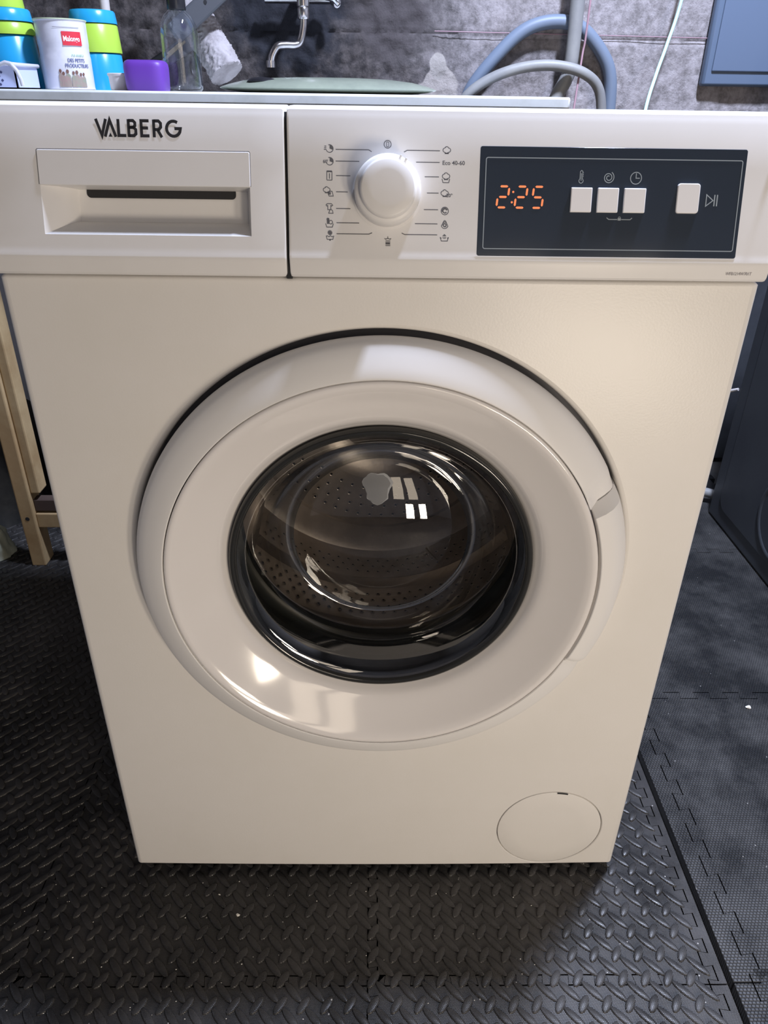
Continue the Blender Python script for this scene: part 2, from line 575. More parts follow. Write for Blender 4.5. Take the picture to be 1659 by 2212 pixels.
# ================================================================ FLOOR MATS
def teeth(n, L, depth, sign):
    """dovetail profile from 0..L ; returns (t, offset)"""
    out = []
    p = L / n
    for i in range(n):
        s_ = i * p
        out += [(s_ + p * 0.20, 0), (s_ + p * 0.14, sign * depth), (s_ + p * 0.66, sign * depth), (s_ + p * 0.60, 0)]
    return out


def mat_outline(W_, H_, nt_, g=0.0008, e=(1, 1, 1, 1), depth=0.011):
    """e: which sides (bottom, right, top, left) are toothed. bottom/left go inwards, top/right outwards"""
    d = depth
    pts = [(g, g)]
    if e[0]:
        p = W_ / nt_
        for i in range(nt_):
            s_ = i * p
            pts += [(s_ + p * 0.20 - g, g), (s_ + p * 0.14 - g, d + g), (s_ + p * 0.66 + g, d + g), (s_ + p * 0.60 + g, g)]
    pts += [(W_ - g, g)]
    if e[1]:
        m_ = 13 if H_ < 0.42 else 9
        p = H_ / m_
        for i in range(m_):
            s_ = i * p
            pts += [(W_ - g, s_ + p * 0.20), (W_ + d - g, s_ + p * 0.14), (W_ + d - g, s_ + p * 0.66), (W_ - g, s_ + p * 0.60)]
    pts += [(W_ - g, H_ - g)]
    if e[2]:
        p = W_ / nt_
        for i in reversed(range(nt_)):
            s_ = i * p
            pts += [(s_ + p * 0.60, H_ - g), (s_ + p * 0.66, H_ + d - g), (s_ + p * 0.14, H_ + d - g), (s_ + p * 0.20, H_ - g)]
    pts += [(g, H_ - g)]
    if e[3]:
        m_ = 13 if H_ < 0.42 else 9
        p = H_ / m_
        for i in reversed(range(m_)):
            s_ = i * p
            pts += [(g, s_ + p * 0.60 + g), (d + g, s_ + p * 0.66 + g), (d + g, s_ + p * 0.14 - g), (g, s_ + p * 0.20 - g)]
    return pts


def mat_mesh(name, out, m, zt, zb):
    from mathutils.geometry import tessellate_polygon
    bm = bmesh.new()
    cl = [out[0]]
    for p in out[1:]:
        if hypot(p[0] - cl[-1][0], p[1] - cl[-1][1]) > 1e-5: cl.append(p)
    if hypot(cl[0][0] - cl[-1][0], cl[0][1] - cl[-1][1]) < 1e-5: cl.pop()
    out = cl
    vt = [bm.verts.new((p[0], p[1], zt)) for p in out]
    for t in tessellate_polygon([[Vector((p[0], p[1], 0)) for p in out]]):
        try: bm.faces.new([vt[i] for i in t])
        except ValueError: pass
    vb = [bm.verts.new((p[0], p[1], zb)) for p in out]
    k = len(out)
    for i in range(k):
        bm.faces.new((vt[i], vb[i], vb[(i + 1) % k], vt[(i + 1) % k]))
    bmesh.ops.recalc_face_normals(bm, faces=bm.faces)
    me = bpy.data.meshes.new(name)
    bm.to_mesh(me); bm.free()
    me.materials.append(M[m])
    return me


def lozenges(W_, H_, px, py, mirror=False):
    """raised tread lozenges, two sets of crossing ovals"""
    vs, fs = [], []
    prof = ((1.0, 0.0), (0.88, 0.8), (0.66, 1.0))
    n = 14
    nx_, ny_ = round(W_ / px), round(H_ / py)
    px, py = W_ / nx_, H_ / ny_
    for j in range(ny_):
        for i in range(nx_):
            for k in (0, 1):
                cx = (i + 0.25 + 0.5 * k) * px
                cy = (j + 0.25 + 0.5 * k) * py
                if cx < 0.006 or cy < 0.006 or cx > W_ - 0.006 or cy > H_ - 0.006: continue
                if k == 0: a, b, ang = 0.0112, 0.0050, rad(57)
                else: a, b, ang = 0.0152, 0.0045, rad(-47)
                if mirror: ang = -ang
                o = len(vs)
                for (q, h) in prof:
                    for t in range(n):
                        th = 2 * pi * t / n
                        lx = a * (1 - (1 - q) * b / a * 1.0) * cos(th)
                        # pointed ends
                        ly = b * q * sin(th) * (abs(sin(th)) ** 0.12)
                        vs.append((cx + lx * cos(ang) - ly * sin(ang), cy + lx * sin(ang) + ly * cos(ang), -0.0004 + 0.0025 * h))
                for r_ in range(len(prof) - 1):
                    for t in range(n):
                        fs.append((o + r_ * n + t, o + r_ * n + (t + 1) % n, o + (r_ + 1) * n + (t + 1) % n, o + (r_ + 1) * n + t))
                fs.append(tuple(o + (len(prof) - 1) * n + t for t in range(n)))
    me = bpy.data.meshes.new('tread_pattern')
    me.from_pydata(vs, [], fs)
    me.materials.append(M['treadrubber'])
    for p in me.polygons: p.use_smooth = True
    me.set_sharp_from_angle(angle=rad(50))
    return me


PW, PH = 0.4015, 0.4015
me_full = mat_mesh('tread_mat', mat_outline(PW, PH, 13), 'treadrubber', 0.0, FZ)
lz_a = lozenges(PW, PH, 0.025, 0.0267)
lz_b = lozenges(PW, PH, 0.025, 0.0267, True)
WR = 0.372 - (-0.009)
me_right = mat_mesh('tread_mat', mat_outline(WR, PH, 13), 'treadrubber', 0.0, FZ)
lz_r = lozenges(WR, PH, 0.025, 0.0267)
colx = [(-1.2135, PW), (-0.812, PW), (-0.4105, PW), (-0.009, WR)]
rowy = [-0.5405, -0.139, 0.2625, 0.664]
where_x = ['far left', 'left', 'centre left', 'centre right']
nm = {(2, 0): 'black tread-plate foam mat nearest the camera, left of the middle seam',
      (3, 0): 'black tread-plate foam mat nearest the camera, right of the middle seam',
      (2, 1): 'black tread-plate foam mat under the left half of the washing machine front',
      (3, 1): 'black tread-plate foam mat under the right half of the washing machine front',
      (1, 0): 'black tread-plate foam mat at the bottom left corner of the photo',
      (1, 1): 'black tread-plate foam mat left of the washing machine, beyond the jagged diagonal seam',
      (1, 2): 'black tread-plate foam mat on the left, in front of the pine bench leg',
      (1, 3): 'black tread-plate foam mat farthest back on the left, under the pine bench leg',
      (0, 2): 'black tread-plate foam mat at the left photo edge beside the pine bench leg',
      (0, 3): 'black tread-plate foam mat under the dark cloth heap at the far left',
      (2, 2): 'black tread-plate foam mat hidden mostly behind the washing machine front, left side'}
for ci, (mx_, mw) in enumerate(colx):
    for rj, my_ in enumerate(rowy):
        if (ci, rj) not in nm: continue
        o = bpy.data.objects.new('foam_floor_mat', me_right if ci == 3 else me_full)
        COL.objects.link(o)
        o.location = (mx_, my_, 0)
        tag(o, nm[(ci, rj)], 'mat', 'black tread-plate foam floor mats')
        c = bpy.data.objects.new('tread_pattern', lz_r if ci == 3 else (lz_b if ci < 2 else lz_a))
        COL.objects.link(c); c.parent = o
        c['kind'] = 'stuff'
# straight finishing strips along the right edge of the tread mats
SW = 0.3925 - 0.372
me_strip = mat_mesh('edge_strip', mat_outline(SW, PH, 1, e=(0, 0, 0, 1)), 'treadrubber', 0.0, FZ)
lz_s = lozenges(SW, PH, 0.0205, 0.0267)
for rj, txt in ((0, 'nearest the camera'), (1, 'beside the right corner of the washing machine')):
    o = bpy.data.objects.new('mat_edge_strip', me_strip); COL.objects.link(o)
    o.location = (0.372, rowy[rj], 0)
    tag(o, 'tread-plate edging strip left of the dark gap, ' + txt, 'edging strip', 'straight edging strips of the tread mats')
    c = bpy.data.objects.new('tread_pattern', lz_s); COL.objects.link(c); c.parent = o; c['kind'] = 'stuff'

# woven mats on the right, a few millimetres higher
RX = 0.3975
me_ws = mat_mesh('woven_strip', mat_outline(0.022, 0.445, 1, e=(0, 1, 0, 0), depth=0.014), 'weaverubber', 0.003, FZ)
me_wm = mat_mesh('woven_mat', mat_outline(0.445, 0.445, 9, e=(1, 1, 1, 1), depth=0.014), 'weaverubber', 0.003, FZ)
for j, (yy, t1, t2) in enumerate(((-0.584, 'nearest the camera at the bottom right', 'at the bottom right corner'),
                                   (-0.139, 'beside the long dark floor gap, middle one', 'right of the machine, before the far cross seam'),
                                   (0.306, 'behind the machine corner', 'beyond the cross seam, next to the charcoal cabinet'))):
    o = bpy.data.objects.new('mat_edge_strip', me_ws); COL.objects.link(o); o.location = (RX, yy, 0)
    tag(o, 'narrow woven-textured black foam edging strip ' + t1, 'edging strip', 'edging strips of the woven mats')
    o = bpy.data.objects.new('foam_floor_mat', me_wm); COL.objects.link(o); o.location = (RX + 0.022, yy, 0)
    tag(o, 'black foam mat with fine woven texture ' + t2, 'mat', 'woven-textured black foam mats')
o = bpy.data.objects.new('foam_floor_mat', me_wm); COL.objects.link(o); o.location = (RX + 0.022, 0.751, 0)
tag(o, 'black woven-textured foam mat farthest back by the wall on the right', 'mat', 'woven-textured black foam mats')
o = bpy.data.objects.new('mat_edge_strip', me_ws); COL.objects.link(o); o.location = (RX, 0.751, 0)
tag(o, 'narrow woven-textured black foam edging strip farthest back by the wall', 'edging strip', 'edging strips of the woven mats')

# ================================================================ WASHING MACHINE
wm = tag(empty('washing_machine', (0, 0, 0)), 'white front-loading washing machine with round glass door, dial and dark display', 'washing machine')
HW = 0.2985
Z0, Z1 = 0.015, 0.7325


def sag(x, z):
    """front sheet bows down slightly along its bottom edge"""
    wgt = max(0.0, 1 - (z - Z0) / 0.12)
    return z - 0.0035 * (1 - (x / HW) ** 2) * wgt


# cabinet behind the front sheet
mb = MB()
mb.box(-0.2955, 0.2955, 0.43, 0.56, 0.028, 0.838)
mb.box(-0.2955, -0.2925, 0.012, 0.43, 0.028, 0.838)
mb.box(0.2925, 0.2955, 0.012, 0.43, 0.028, 0.838)
mb.box(-0.2925, 0.2925, 0.03, 0.43, 0.823, 0.838)
mb.box(-0.2925, 0.2925, 0.02, 0.43, 0.028, 0.036)
mb.build('cabinet', 'enamel', wm)
for sx in (-0.25, 0.25):
    for sy in (0.06, 0.5):
        mb = MB()
        mb.lathe([(0.0, 0.0), (0.02, 0.0), (0.02, 0.01), (0.008, 0.014), (0.008, 0.029), (0, 0.029)], lambda a, r, h: (sx + r * cos(a), sy + r * sin(a), h), 16)
        mb.build('foot', 'black', wm)


def border_rect(a, cx, cz, X0, X1, Za, Zb):
    c, s_ = cos(a), sin(a)
    t = 1e9
    if c > 1e-9: t = min(t, (X1 - cx) / c)
    if c < -1e-9: t = min(t, (X0 - cx) / c)
    if s_ > 1e-9: t = min(t, (Zb - cz) / s_)
    if s_ < -1e-9: t = min(t, (Za - cz) / s_)
    return (cx + c * t, cz + s_ * t)


def holed(mb, cx, cz, prof, X0, X1, Za, Zb, n=144):
    """rectangle with round hole; prof = [(r,y)...] from inside the hole to the flat sheet"""
    base = [2 * pi * i / n for i in range(n)]
    for (qx, qz) in ((X0, Za), (X1, Za), (X0, Zb), (X1, Zb)):
        base.append(math.atan2(qz - cz, qx - cx) % (2 * pi))
    base = sorted(set(round(b, 7) for b in base))
    rows = []
    for a in base:
        row = [(cx + r * cos(a), y, cz + r * sin(a)) for r, y in prof]
        bx, bz = border_rect(a, cx, cz, X0, X1, Za, Zb)
        lx, lz = cx + prof[-1][0] * cos(a), cz + prof[-1][0] * sin(a)
        for q in (0.25, 0.6, 1.0):
            row.append((lx + (bx - lx) * q, 0.0, lz + (bz - lz) * q))
        rows.append(row)
    k = len(rows[0]); N = len(rows)
    mb.add([p for r_ in rows for p in r_], [(i * k + q, i * k + q + 1, ((i + 1) % N) * k + q + 1, ((i + 1) % N) * k + q) for i in range(N) for q in range(k - 1)])


mb = MB()
I = 0.006
XL, XR, ZB, ZT = -HW + I, HW - I, Z0 + I, Z1 - 0.003
FCX, FCZ, FR = 0.2108, 0.0821, 0.0636
ZM = 0.155
FX0 = 0.135
holed(mb, DX, DZ, [(0.195, 0.030), (0.2312, 0.030), (0.2318, 0.006), (0.2328, 0.0025), (0.2345, 0.0006), (0.2365, 0.0)], XL, XR, ZM, ZT, 180)
holed(mb, FCX, FCZ, [(0.058, 0.004), (FR, 0.004), (FR + 0.0001, 0.0008), (FR + 0.0009, 0.0)], FX0, XR, ZB - 0.0035 if False else 0.0175, ZM, 96)
# plain field left of the filter cover, gridded so that it can bow
gx = [XL + (FX0 - XL) * i / 24 for i in range(25)]
gz = [0.0175 + (ZM - 0.0175) * i / 6 for i in range(7)]
mb.add([(x, 0.0, z) for z in gz for x in gx], [(j * 25 + i, j * 25 + i + 1, (j + 1) * 25 + i + 1, (j + 1) * 25 + i) for j in range(6) for i in range(24)])
# rolled edges
Rr = 0.006
def edge_prof(t):
    return ((0.0, 0.0), (Rr * 0.38, 0.0003), (Rr * 0.72, 0.0016), (Rr * 0.92, 0.0035), (Rr, 0.006), (Rr, 0.02))[t]
zbi = 0.0175
path = []
N1 = 40
for i in range(N1 + 1): path.append((XL + (XR - XL) * i / N1, zbi, 0, -1))
for i in range(1, 8):
    a = -pi / 2 + pi / 2 * i / 8; path.append((XR, zbi, cos(a), sin(a)))
path.append((XR, zbi, 1, 0)); path.append((XR, ZM, 1, 0)); path.append((XR, ZT, 1, 0))
for i in range(1, 8):
    a = pi / 2 * i / 8; path.append((XR, ZT, cos(a), sin(a) * 0.5))
path.append((XR, ZT, 0, 0.5)); path.append((XL, ZT, 0, 0.5))
for i in range(1, 8):
    a = pi / 2 + pi / 2 * i / 8; path.append((XL, ZT, cos(a), sin(a) * 0.5))
path.append((XL, ZT, -1, 0)); path.append((XL, ZM, -1, 0)); path.append((XL, zbi, -1, 0))
for i in range(1, 8):
    a = pi + pi / 2 * i / 8; path.append((XL, zbi, cos(a), sin(a)))
k = 6; N = len(path)
vs = []
for (x, z, dx_, dz_) in path:
    for t in range(k):
        o_, y_ = edge_prof(t)
        sc_ = 0.42 if z == zbi and dz_ < 0 else 1.0
        vs.append((x + dx_ * o_, y_, z + dz_ * o_ * (sc_ if dz_ < 0 else 1)))
mb.add(vs, [(i * k + q, i * k + q + 1, ((i + 1) % N) * k + q + 1, ((i + 1) % N) * k + q) for i in range(N) for q in range(k - 1)])
mb.v = [(x, y, sag(x, z)) for x, y, z in mb.v]
fs_ = mb.build('front_sheet', 'enamel', wm, smooth=40)
for p in fs_.data.polygons:
    if all(abs(fs_.data.vertices[i].co.y) < 1e-6 for i in p.vertices): p.use_smooth = False

# filter cover
mb = MB()
mb.lathe([(0.0, 0.0), (0.04, 0.0), (FR - 0.0022, 0.0), (FR - 0.0012, 0.0004), (FR - 0.0008, 0.0014), (FR - 0.0008, 0.004)],
         lambda a, r, h: (FCX + r * cos(a), h, FCZ + r * sin(a)), 96)
mb.v = [(x, y, sag(x, z)) for x, y, z in mb.v]
fc = mb.build('filter_cover', 'enamel', wm, smooth=40)
fc['label'] = 'round flush filter cover'
mb = MB()
mb.lathe([(FR - 0.0026, -0.0004), (FR - 0.0006, -0.0004)], lambda a, r, h: (FCX + r * cos(a), h, FCZ + r * sin(a)), 8, rad(76), rad(88))
mb.build('pry_slot', 'dark', fc)
mb = MB()
mb.lathe([(FR - 0.003, 0.0036), (FR + 0.0002, 0.0036)], lambda a, r, h: (FCX + r * cos(a), h, FCZ + r * sin(a)), 64)
mb.build('cover_gap', 'gap', fc)

# door recess bottom ring (dark gap seen between sheet and door)
mb = MB()
mb.lathe([(0.16, 0.0285), (0.232, 0.0285)], TD, 120)
mb.build('door_recess', 'gap', wm)

# ---------------- door
door = empty('door'); door.parent = wm
door['label'] = 'round porthole door'


def dip_ring(a, r):
    d = math.degrees(a)
    if d > 180: d -= 360
    if d > 0:
        t = max(0.0, min(1.0, (30.5 - d) / 4.5))
        return 0.010 * t * t * (3 - 2 * t) * max(0, min(1, (r - 0.2) / 0.006))
    t = max(0.0, min(1.0, (d + 31) / 4))
    return 0.004 * t * max(0, min(1, (r - 0.2) / 0.006))


ring_prof = [(0.2003, -0.020), (0.2003, -0.0312), (0.2010, -0.0320), (0.2022, -0.0318), (0.210, -0.0287), (0.217, -0.0253), (0.2235, -0.0212), (0.2262, -0.0180), (0.2280, -0.0140), (0.2288, -0.0085), (0.2288, -0.004), (0.2240, 0.006), (0.2150, 0.012)]
mb = MB()
mb.lathe(ring_prof, TD, 170, rad(24.6), rad(360 - 25.4), dip_ring)
mb.build('outer_ring', 'ringplastic', door, smooth=38)


def dip_handle(a, r):
    d = math.degrees(a)
    t = max(0.0, min(1.0, (d - 21.9) / 2.6))
    t2 = max(0.0, min(1.0, (-24.4 - d) / 0.9))
    return 0.012 * t + 0.003 * t2


h_prof = [(0.2016, -0.010), (0.2016, -0.0312), (0.2019, -0.0320), (0.2026, -0.0325), (0.212, -0.0306), (0.219, -0.0270), (0.2255, -0.0205), (0.2292, -0.0130), (0.2303, -0.005), (0.2303, 0.004), (0.222, 0.012)]
mb = MB()
# extra samples at the chamfered top end
mb.lathe(h_prof, TD, 60, rad(-25.4), rad(21.9), dip_handle)
mb.lathe(h_prof, TD, 6, rad(21.9), rad(24.4), dip_handle)
hd = mb.build('handle', 'ringplastic', door, smooth=25)
hd['label'] = 'curved pull handle on the right of the ring'

mb = MB()
mb.lathe([(0.1992, -0.015), (0.1994, -0.0306), (0.1986, -0.0318), (0.1965, -0.0322), (0.1935, -0.0312), (0.1885, -0.0275), (0.182, -0.0225),
          (0.175, -0.0175), (0.168, -0.0128), (0.162, -0.0090), (0.1575, -0.0062), (0.1545, -0.0036), (0.1522, -0.0005), (0.1495, 0.0028), (0.1465, 0.006), (0.1455, 0.012)], TD, 170)
bt = mb.build('bowl_trim', 'gloss', door, smooth=50)
bt['label'] = 'glossy white dished trim around the glass'
mb = MB(); mb.lathe([(0.1990, -0.022), (0.2025, -0.022)], TD, 120)
mb.build('ring_gap', 'gap', door)

# glass: rim, conical wall and domed end
mb = MB()
mb.lathe([(0.1462, 0.010), (0.1462, 0.002), (0.1452, -0.0018), (0.1430, -0.0030), (0.1402, -0.0020), (0.1385, 0.0006)], TD, 150)
mb.build('glass_rim', 'glassedge', door, smooth=60)
M['glasswall'] = glass_mat('dark_glass_wall', (0.55, 0.54, 0.52), 3.0, 0.03)
mb = MB()
mb.lathe([(0.1385, 0.0006), (0.1350, 0.0018), (0.1315, 0.0045), (0.1280, 0.009), (0.1250, 0.016), (0.1185, 0.026), (0.1130, 0.038), (0.1090, 0.050), (0.1020, 0.0600), (0.0985, 0.0640)], TD, 150)
mb.build('glass_wall', 'glasswall', door, smooth=80)
M['glasslip'] = glass_mat('glass_lip', (0.50, 0.50, 0.49), 7.0, 0.06)
mb = MB()
mb.lathe([(0.0985, 0.0640), (0.0965, 0.0650), (0.0940, 0.0640), (0.0915, 0.0610), (0.0895, 0.0590)], TD, 150)
mb.build('glass_lip', 'glasslip', door, smooth=80)
mb = MB()
mb.lathe([(0.0895, 0.0590), (0.0870, 0.0570), (0.078, 0.0515), (0.066, 0.0462), (0.052, 0.0418), (0.036, 0.0385), (0.018, 0.0366), (0.0, 0.0360)], TD, 150)
gl = mb.build('door_glass', 'glass', door, smooth=80)
gl['label'] = 'dark domed porthole glass'
# bluish reflection painted on the dome as a pale film
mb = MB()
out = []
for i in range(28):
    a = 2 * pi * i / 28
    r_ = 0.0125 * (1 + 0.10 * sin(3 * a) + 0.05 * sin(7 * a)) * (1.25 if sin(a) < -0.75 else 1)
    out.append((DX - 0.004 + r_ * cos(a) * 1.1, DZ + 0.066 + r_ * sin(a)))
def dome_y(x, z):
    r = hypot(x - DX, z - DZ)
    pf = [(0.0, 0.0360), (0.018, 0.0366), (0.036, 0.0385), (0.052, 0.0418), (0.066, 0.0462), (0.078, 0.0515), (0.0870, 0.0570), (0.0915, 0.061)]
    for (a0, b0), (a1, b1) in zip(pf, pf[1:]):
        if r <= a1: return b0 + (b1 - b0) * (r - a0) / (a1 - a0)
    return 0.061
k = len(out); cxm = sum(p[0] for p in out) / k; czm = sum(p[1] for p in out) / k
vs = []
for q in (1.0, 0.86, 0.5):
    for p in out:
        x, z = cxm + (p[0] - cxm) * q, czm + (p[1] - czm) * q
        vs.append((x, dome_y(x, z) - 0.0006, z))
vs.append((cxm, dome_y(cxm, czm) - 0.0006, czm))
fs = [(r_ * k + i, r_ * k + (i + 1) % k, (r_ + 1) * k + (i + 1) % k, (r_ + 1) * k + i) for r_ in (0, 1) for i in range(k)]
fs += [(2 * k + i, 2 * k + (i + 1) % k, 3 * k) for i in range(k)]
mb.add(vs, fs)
M['reflpatch'] = glass_mat('painted_reflection_film', (0.55, 0.56, 0.58), 1.0, 0.3)
_nt = M['reflpatch'].node_tree
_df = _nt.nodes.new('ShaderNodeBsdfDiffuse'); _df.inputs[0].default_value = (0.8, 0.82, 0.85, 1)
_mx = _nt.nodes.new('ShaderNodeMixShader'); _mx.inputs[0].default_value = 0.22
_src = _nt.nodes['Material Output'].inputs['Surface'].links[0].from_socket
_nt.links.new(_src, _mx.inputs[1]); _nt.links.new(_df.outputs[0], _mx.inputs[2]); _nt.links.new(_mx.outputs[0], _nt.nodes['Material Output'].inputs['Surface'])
lm = mb.build('painted_reflection', 'reflpatch', door, smooth=80)
mb = MB()  # brighter rim of the painted reflection
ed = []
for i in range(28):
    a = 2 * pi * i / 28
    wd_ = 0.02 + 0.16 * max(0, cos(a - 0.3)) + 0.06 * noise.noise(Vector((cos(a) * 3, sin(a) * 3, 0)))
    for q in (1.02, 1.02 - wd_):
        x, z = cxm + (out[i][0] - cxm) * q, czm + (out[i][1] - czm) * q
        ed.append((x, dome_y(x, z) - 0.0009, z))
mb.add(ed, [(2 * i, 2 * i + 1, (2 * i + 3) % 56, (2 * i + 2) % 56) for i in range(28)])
M['refledge'] = M['reflpatch'].copy()
M['refledge'].name = 'painted_reflection_edge'
M['refledge'].node_tree.nodes['Mix Shader.001'].inputs[0].default_value = 0.4
mb.build('painted_reflection_edge', 'refledge', lm, smooth=80)

# ---------------- gasket and drum
mb = MB()
mb.lathe([(0.178, 0.027), (0.170, 0.030), (0.168, 0.045), (0.172, 0.055), (0.166, 0.062), (0.158, 0.060), (0.156, 0.068), (0.160, 0.076), (0.155, 0.084), (0.149, 0.086), (0.1475, 0.094), (0.152, 0.100)], TD, 120)
gk = mb.build('door_gasket', 'rubber', wm, smooth=60)
gk['label'] = 'dark rubber bellows gasket'
DR, DY0, DY1 = 0.236, 0.120, 0.400
drum = empty('drum'); drum.parent = wm
mb = MB()
mb.lathe([(0.1515, 0.104), (0.1490, 0.099), (0.1520, 0.096), (0.158, 0.099), (0.175, 0.108), (0.215, 0.115), (0.230, 0.118), (DR, 0.128), (DR, 0.205), (DR - 0.004, 0.211), (DR - 0.006, 0.217), (DR - 0.004, 0.223), (DR, 0.229), (DR, 0.300), (DR - 0.005, 0.307), (DR - 0.008, 0.314), (DR - 0.005, 0.321), (DR, 0.328), (DR, DY1 - 0.02), (DR - 0.006, DY1 - 0.006), (DR - 0.02, DY1),
          (0.19, DY1), (0.18, DY1 - 0.010), (0.10, DY1 - 0.014), (0.085, DY1 - 0.002), (0.06, DY1), (0.05, DY1 - 0.008), (0.0, DY1 - 0.012)], TD, 144)
mb.build('drum_shell', 'steel', drum, smooth=35)
mbA, mbB = MB(), MB()


def dimple(c, nrm, r, h):
    c = Vector(c); nrm = Vector(nrm).normalized()
    u = nrm.orthogonal().normalized(); w_ = nrm.cross(u)
    k = 8
    rings = []
    for rr, hh in ((r * 1.7, 0.0), (r * 1.15, h), (r * 0.8, h * 0.75)):
        rings += [c + nrm * hh + (u * cos(2 * pi * i / k) + w_ * sin(2 * pi * i / k)) * rr for i in range(k)]
    mbA.add(rings, [(q * k + i, q * k + (i + 1) % k, (q + 1) * k + (i + 1) % k, (q + 1) * k + i) for q in (0, 1) for i in range(k)])
    mbB.add([c + nrm * h * 0.7 + (u * cos(2 * pi * i / k) + w_ * sin(2 * pi * i / k)) * r * 0.85 for i in range(k)], [tuple(range(k))])


lift_ang = [rad(-28), rad(92), rad(212)]
py_ = 0.0145
for j in range(17):
    y = DY0 + 0.02 + j * py_
    for i in range(96):
        a = 2 * pi * (i + 0.5 * (j % 2)) / 96
        if any(abs((a - la + pi) % (2 * pi) - pi) < 0.2 for la in lift_ang): continue
        if sin(a) > 0.55 or 0.197 < y < 0.236 or 0.292 < y < 0.336: continue
        dimple((DX + DR * cos(a), y, DZ + DR * sin(a)), (-cos(a), 0, -sin(a)), 0.0020, 0.0014)
for rr in (0.115, 0.130, 0.145, 0.160):
    n_ = int(2 * pi * rr / 0.0175)
    for i in range(n_):
        a = 2 * pi * (i + 0.5 * (round(rr * 1000) % 2)) / n_
        dimple((DX + rr * cos(a), DY1 - 0.0128, DZ + rr * sin(a)), (0, -1, 0), 0.0024, 0.0014)
o = mbA.build('drum_dimples', 'steel', drum, smooth=60, fix=False); o['kind'] = 'stuff'
o = mbB.build('drum_perforations', 'dark', drum, fix=False); o['kind'] = 'stuff'
for la in lift_ang:
    mb = MB()
    sec = [(-0.040, 0.0), (-0.030, 0.010), (-0.018, 0.034), (-0.008, 0.044), (0.0, 0.046), (0.008, 0.044), (0.018, 0.034), (0.030, 0.010), (0.040, 0.0)]
    vs = []
    ys = [DY0 + 0.012, DY0 + 0.03, DY0 + 0.06, DY0 + 0.14, DY0 + 0.22, DY0 + 0.26]
    scl = [0.05, 0.7, 0.95, 1.0, 0.9, 0.5]
    er = Vector((cos(la), 0, sin(la))); et = Vector((-sin(la), 0, cos(la)))
    for y, s_ in zip(ys, scl):
        for (t, h) in sec:
            r_ = sqrt(max(0, DR ** 2 - t * t)) + 0.001 - h * s_
            vs.append(Vector((DX, y, DZ)) + er * r_ + et * t)
    k = len(sec)
    mb.add(vs, [(i * k + q, i * k + q + 1, (i + 1) * k + q + 1, (i + 1) * k + q) for i in range(len(ys) - 1) for q in range(k - 1)] + [tuple(range(k)), tuple((len(ys) - 1) * k + q for q in range(k))])
    mb.build('drum_lifter', 'steel', drum, smooth=50)
mb = MB()
mb.lathe([(0.20, 0.104), (0.262, 0.104), (0.262, DY1 + 0.02), (0.0, DY1 + 0.02)], TD, 48)
mb.build('outer_tub', 'dark', wm, smooth=40)

# ---------------- control panel (tilted fascia)
pprof = [(0.030, 0.7338), (-0.0030, 0.7338), (-0.0055, 0.7345), (-0.0068, 0.7362), (-0.0076, 0.7410), (-0.0081, 0.7450), (-0.0083, 0.7472), (-0.0079, 0.7490)]
pprof += [PT(0, v)[1:] for v in (-0.004, 0.0, 0.03, 0.06, 0.090)]
pprof += [(0.0188, 0.8450), (0.0200, 0.8478), (0.0222, 0.8494), (0.026, 0.8500), (0.060, 0.8500), (0.060, 0.8385), (0.030, 0.8385)]


def extrude_x(mb, prof, x0, x1, r=0.0015):
    k = len(prof)
    cy = sum(p[0] for p in prof) / k; cz = sum(p[1] for p in prof) / k
    xs = [(x0, r), (x0 + r * 0.3, r * 0.3), (x0 + r, 0), (x1 - r, 0), (x1 - r * 0.3, r * 0.3), (x1, r)]
    vs = []
    for x, ins in xs:
        for (y, z) in prof:
            d = Vector((cy - y, cz - z)); d = d.normalized() * ins
            vs.append((x, y + d.x, z + d.y))
    mb.add(vs, [(i * k + q, i * k + (q + 1) % k, (i + 1) * k + (q + 1) % k, (i + 1) * k + q) for i in range(5) for q in range(k)] +
           [tuple(range(k)), tuple(5 * k + q for q in range(k))])


mb = MB(); extrude_x(mb, pprof, -0.0712, HW, 0.0018)
cp = mb.build('control_panel', 'plastic', wm, smooth=24)
mb = MB()
for (va, vb) in ((-0.021, 0.0), (0.0, 0.0955)):
    mb.box(-0.0742, -0.0705, va, vb, -0.02, -0.005, T=PT)
mb.build('panel_gap', 'dark', cp)

# detergent drawer: fascia with a finger recess
dw = empty('detergent_drawer'); dw.parent = wm
dw['label'] = 'detergent drawer with recessed grip'
DXL, DXR = -HW, -0.0735
RX0, RX1, RV0, RV1 = -0.2542, -0.0994, 0.0085, 0.0428


def fascia(mb):
    vlist = [-0.004, 0.0, RV0, RV1, 0.060, 0.090]
    # front surface strips with the recess left open
    low = [(p[0], p[1]) for p in pprof[:8]]
    upp = [(p[0], p[1]) for p in pprof[13:]]
    xs = [(DXL, 0.0018), (DXL + 0.0005, 0.0005), (DXL + 0.0018, 0), (RX0, 0), (RX1, 0), (DXR - 0.0018, 0), (DXR - 0.0005, 0.0005), (DXR, 0.0018)]
    prof = low + [PT(0, v)[1:] for v in vlist] + upp
    k = len(prof)
    cy = sum(p[0] for p in prof) / k; cz = sum(p[1] for p in prof) / k
    vs = []
    for x, ins in xs:
        for (y, z) in prof:
            d = Vector((cy - y, cz - z)).normalized() * ins
            vs.append((x, y + d.x, z + d.y))
    i0 = len(low) + 2  # index of RV0
    fs = []
    for i in range(len(xs) - 1):
        for q in range(k):
            if i == 3 and q == i0: continue
            fs.append((i * k + q, i * k + (q + 1) % k, (i + 1) * k + (q + 1) % k, (i + 1) * k + q))
    fs += [tuple(range(k)), tuple((len(xs) - 1) * k + q for q in range(k))]
    mb.add(vs, fs)


mb = MB(); fascia(mb)
mb.build('drawer_front', 'plastic', dw, smooth=24)
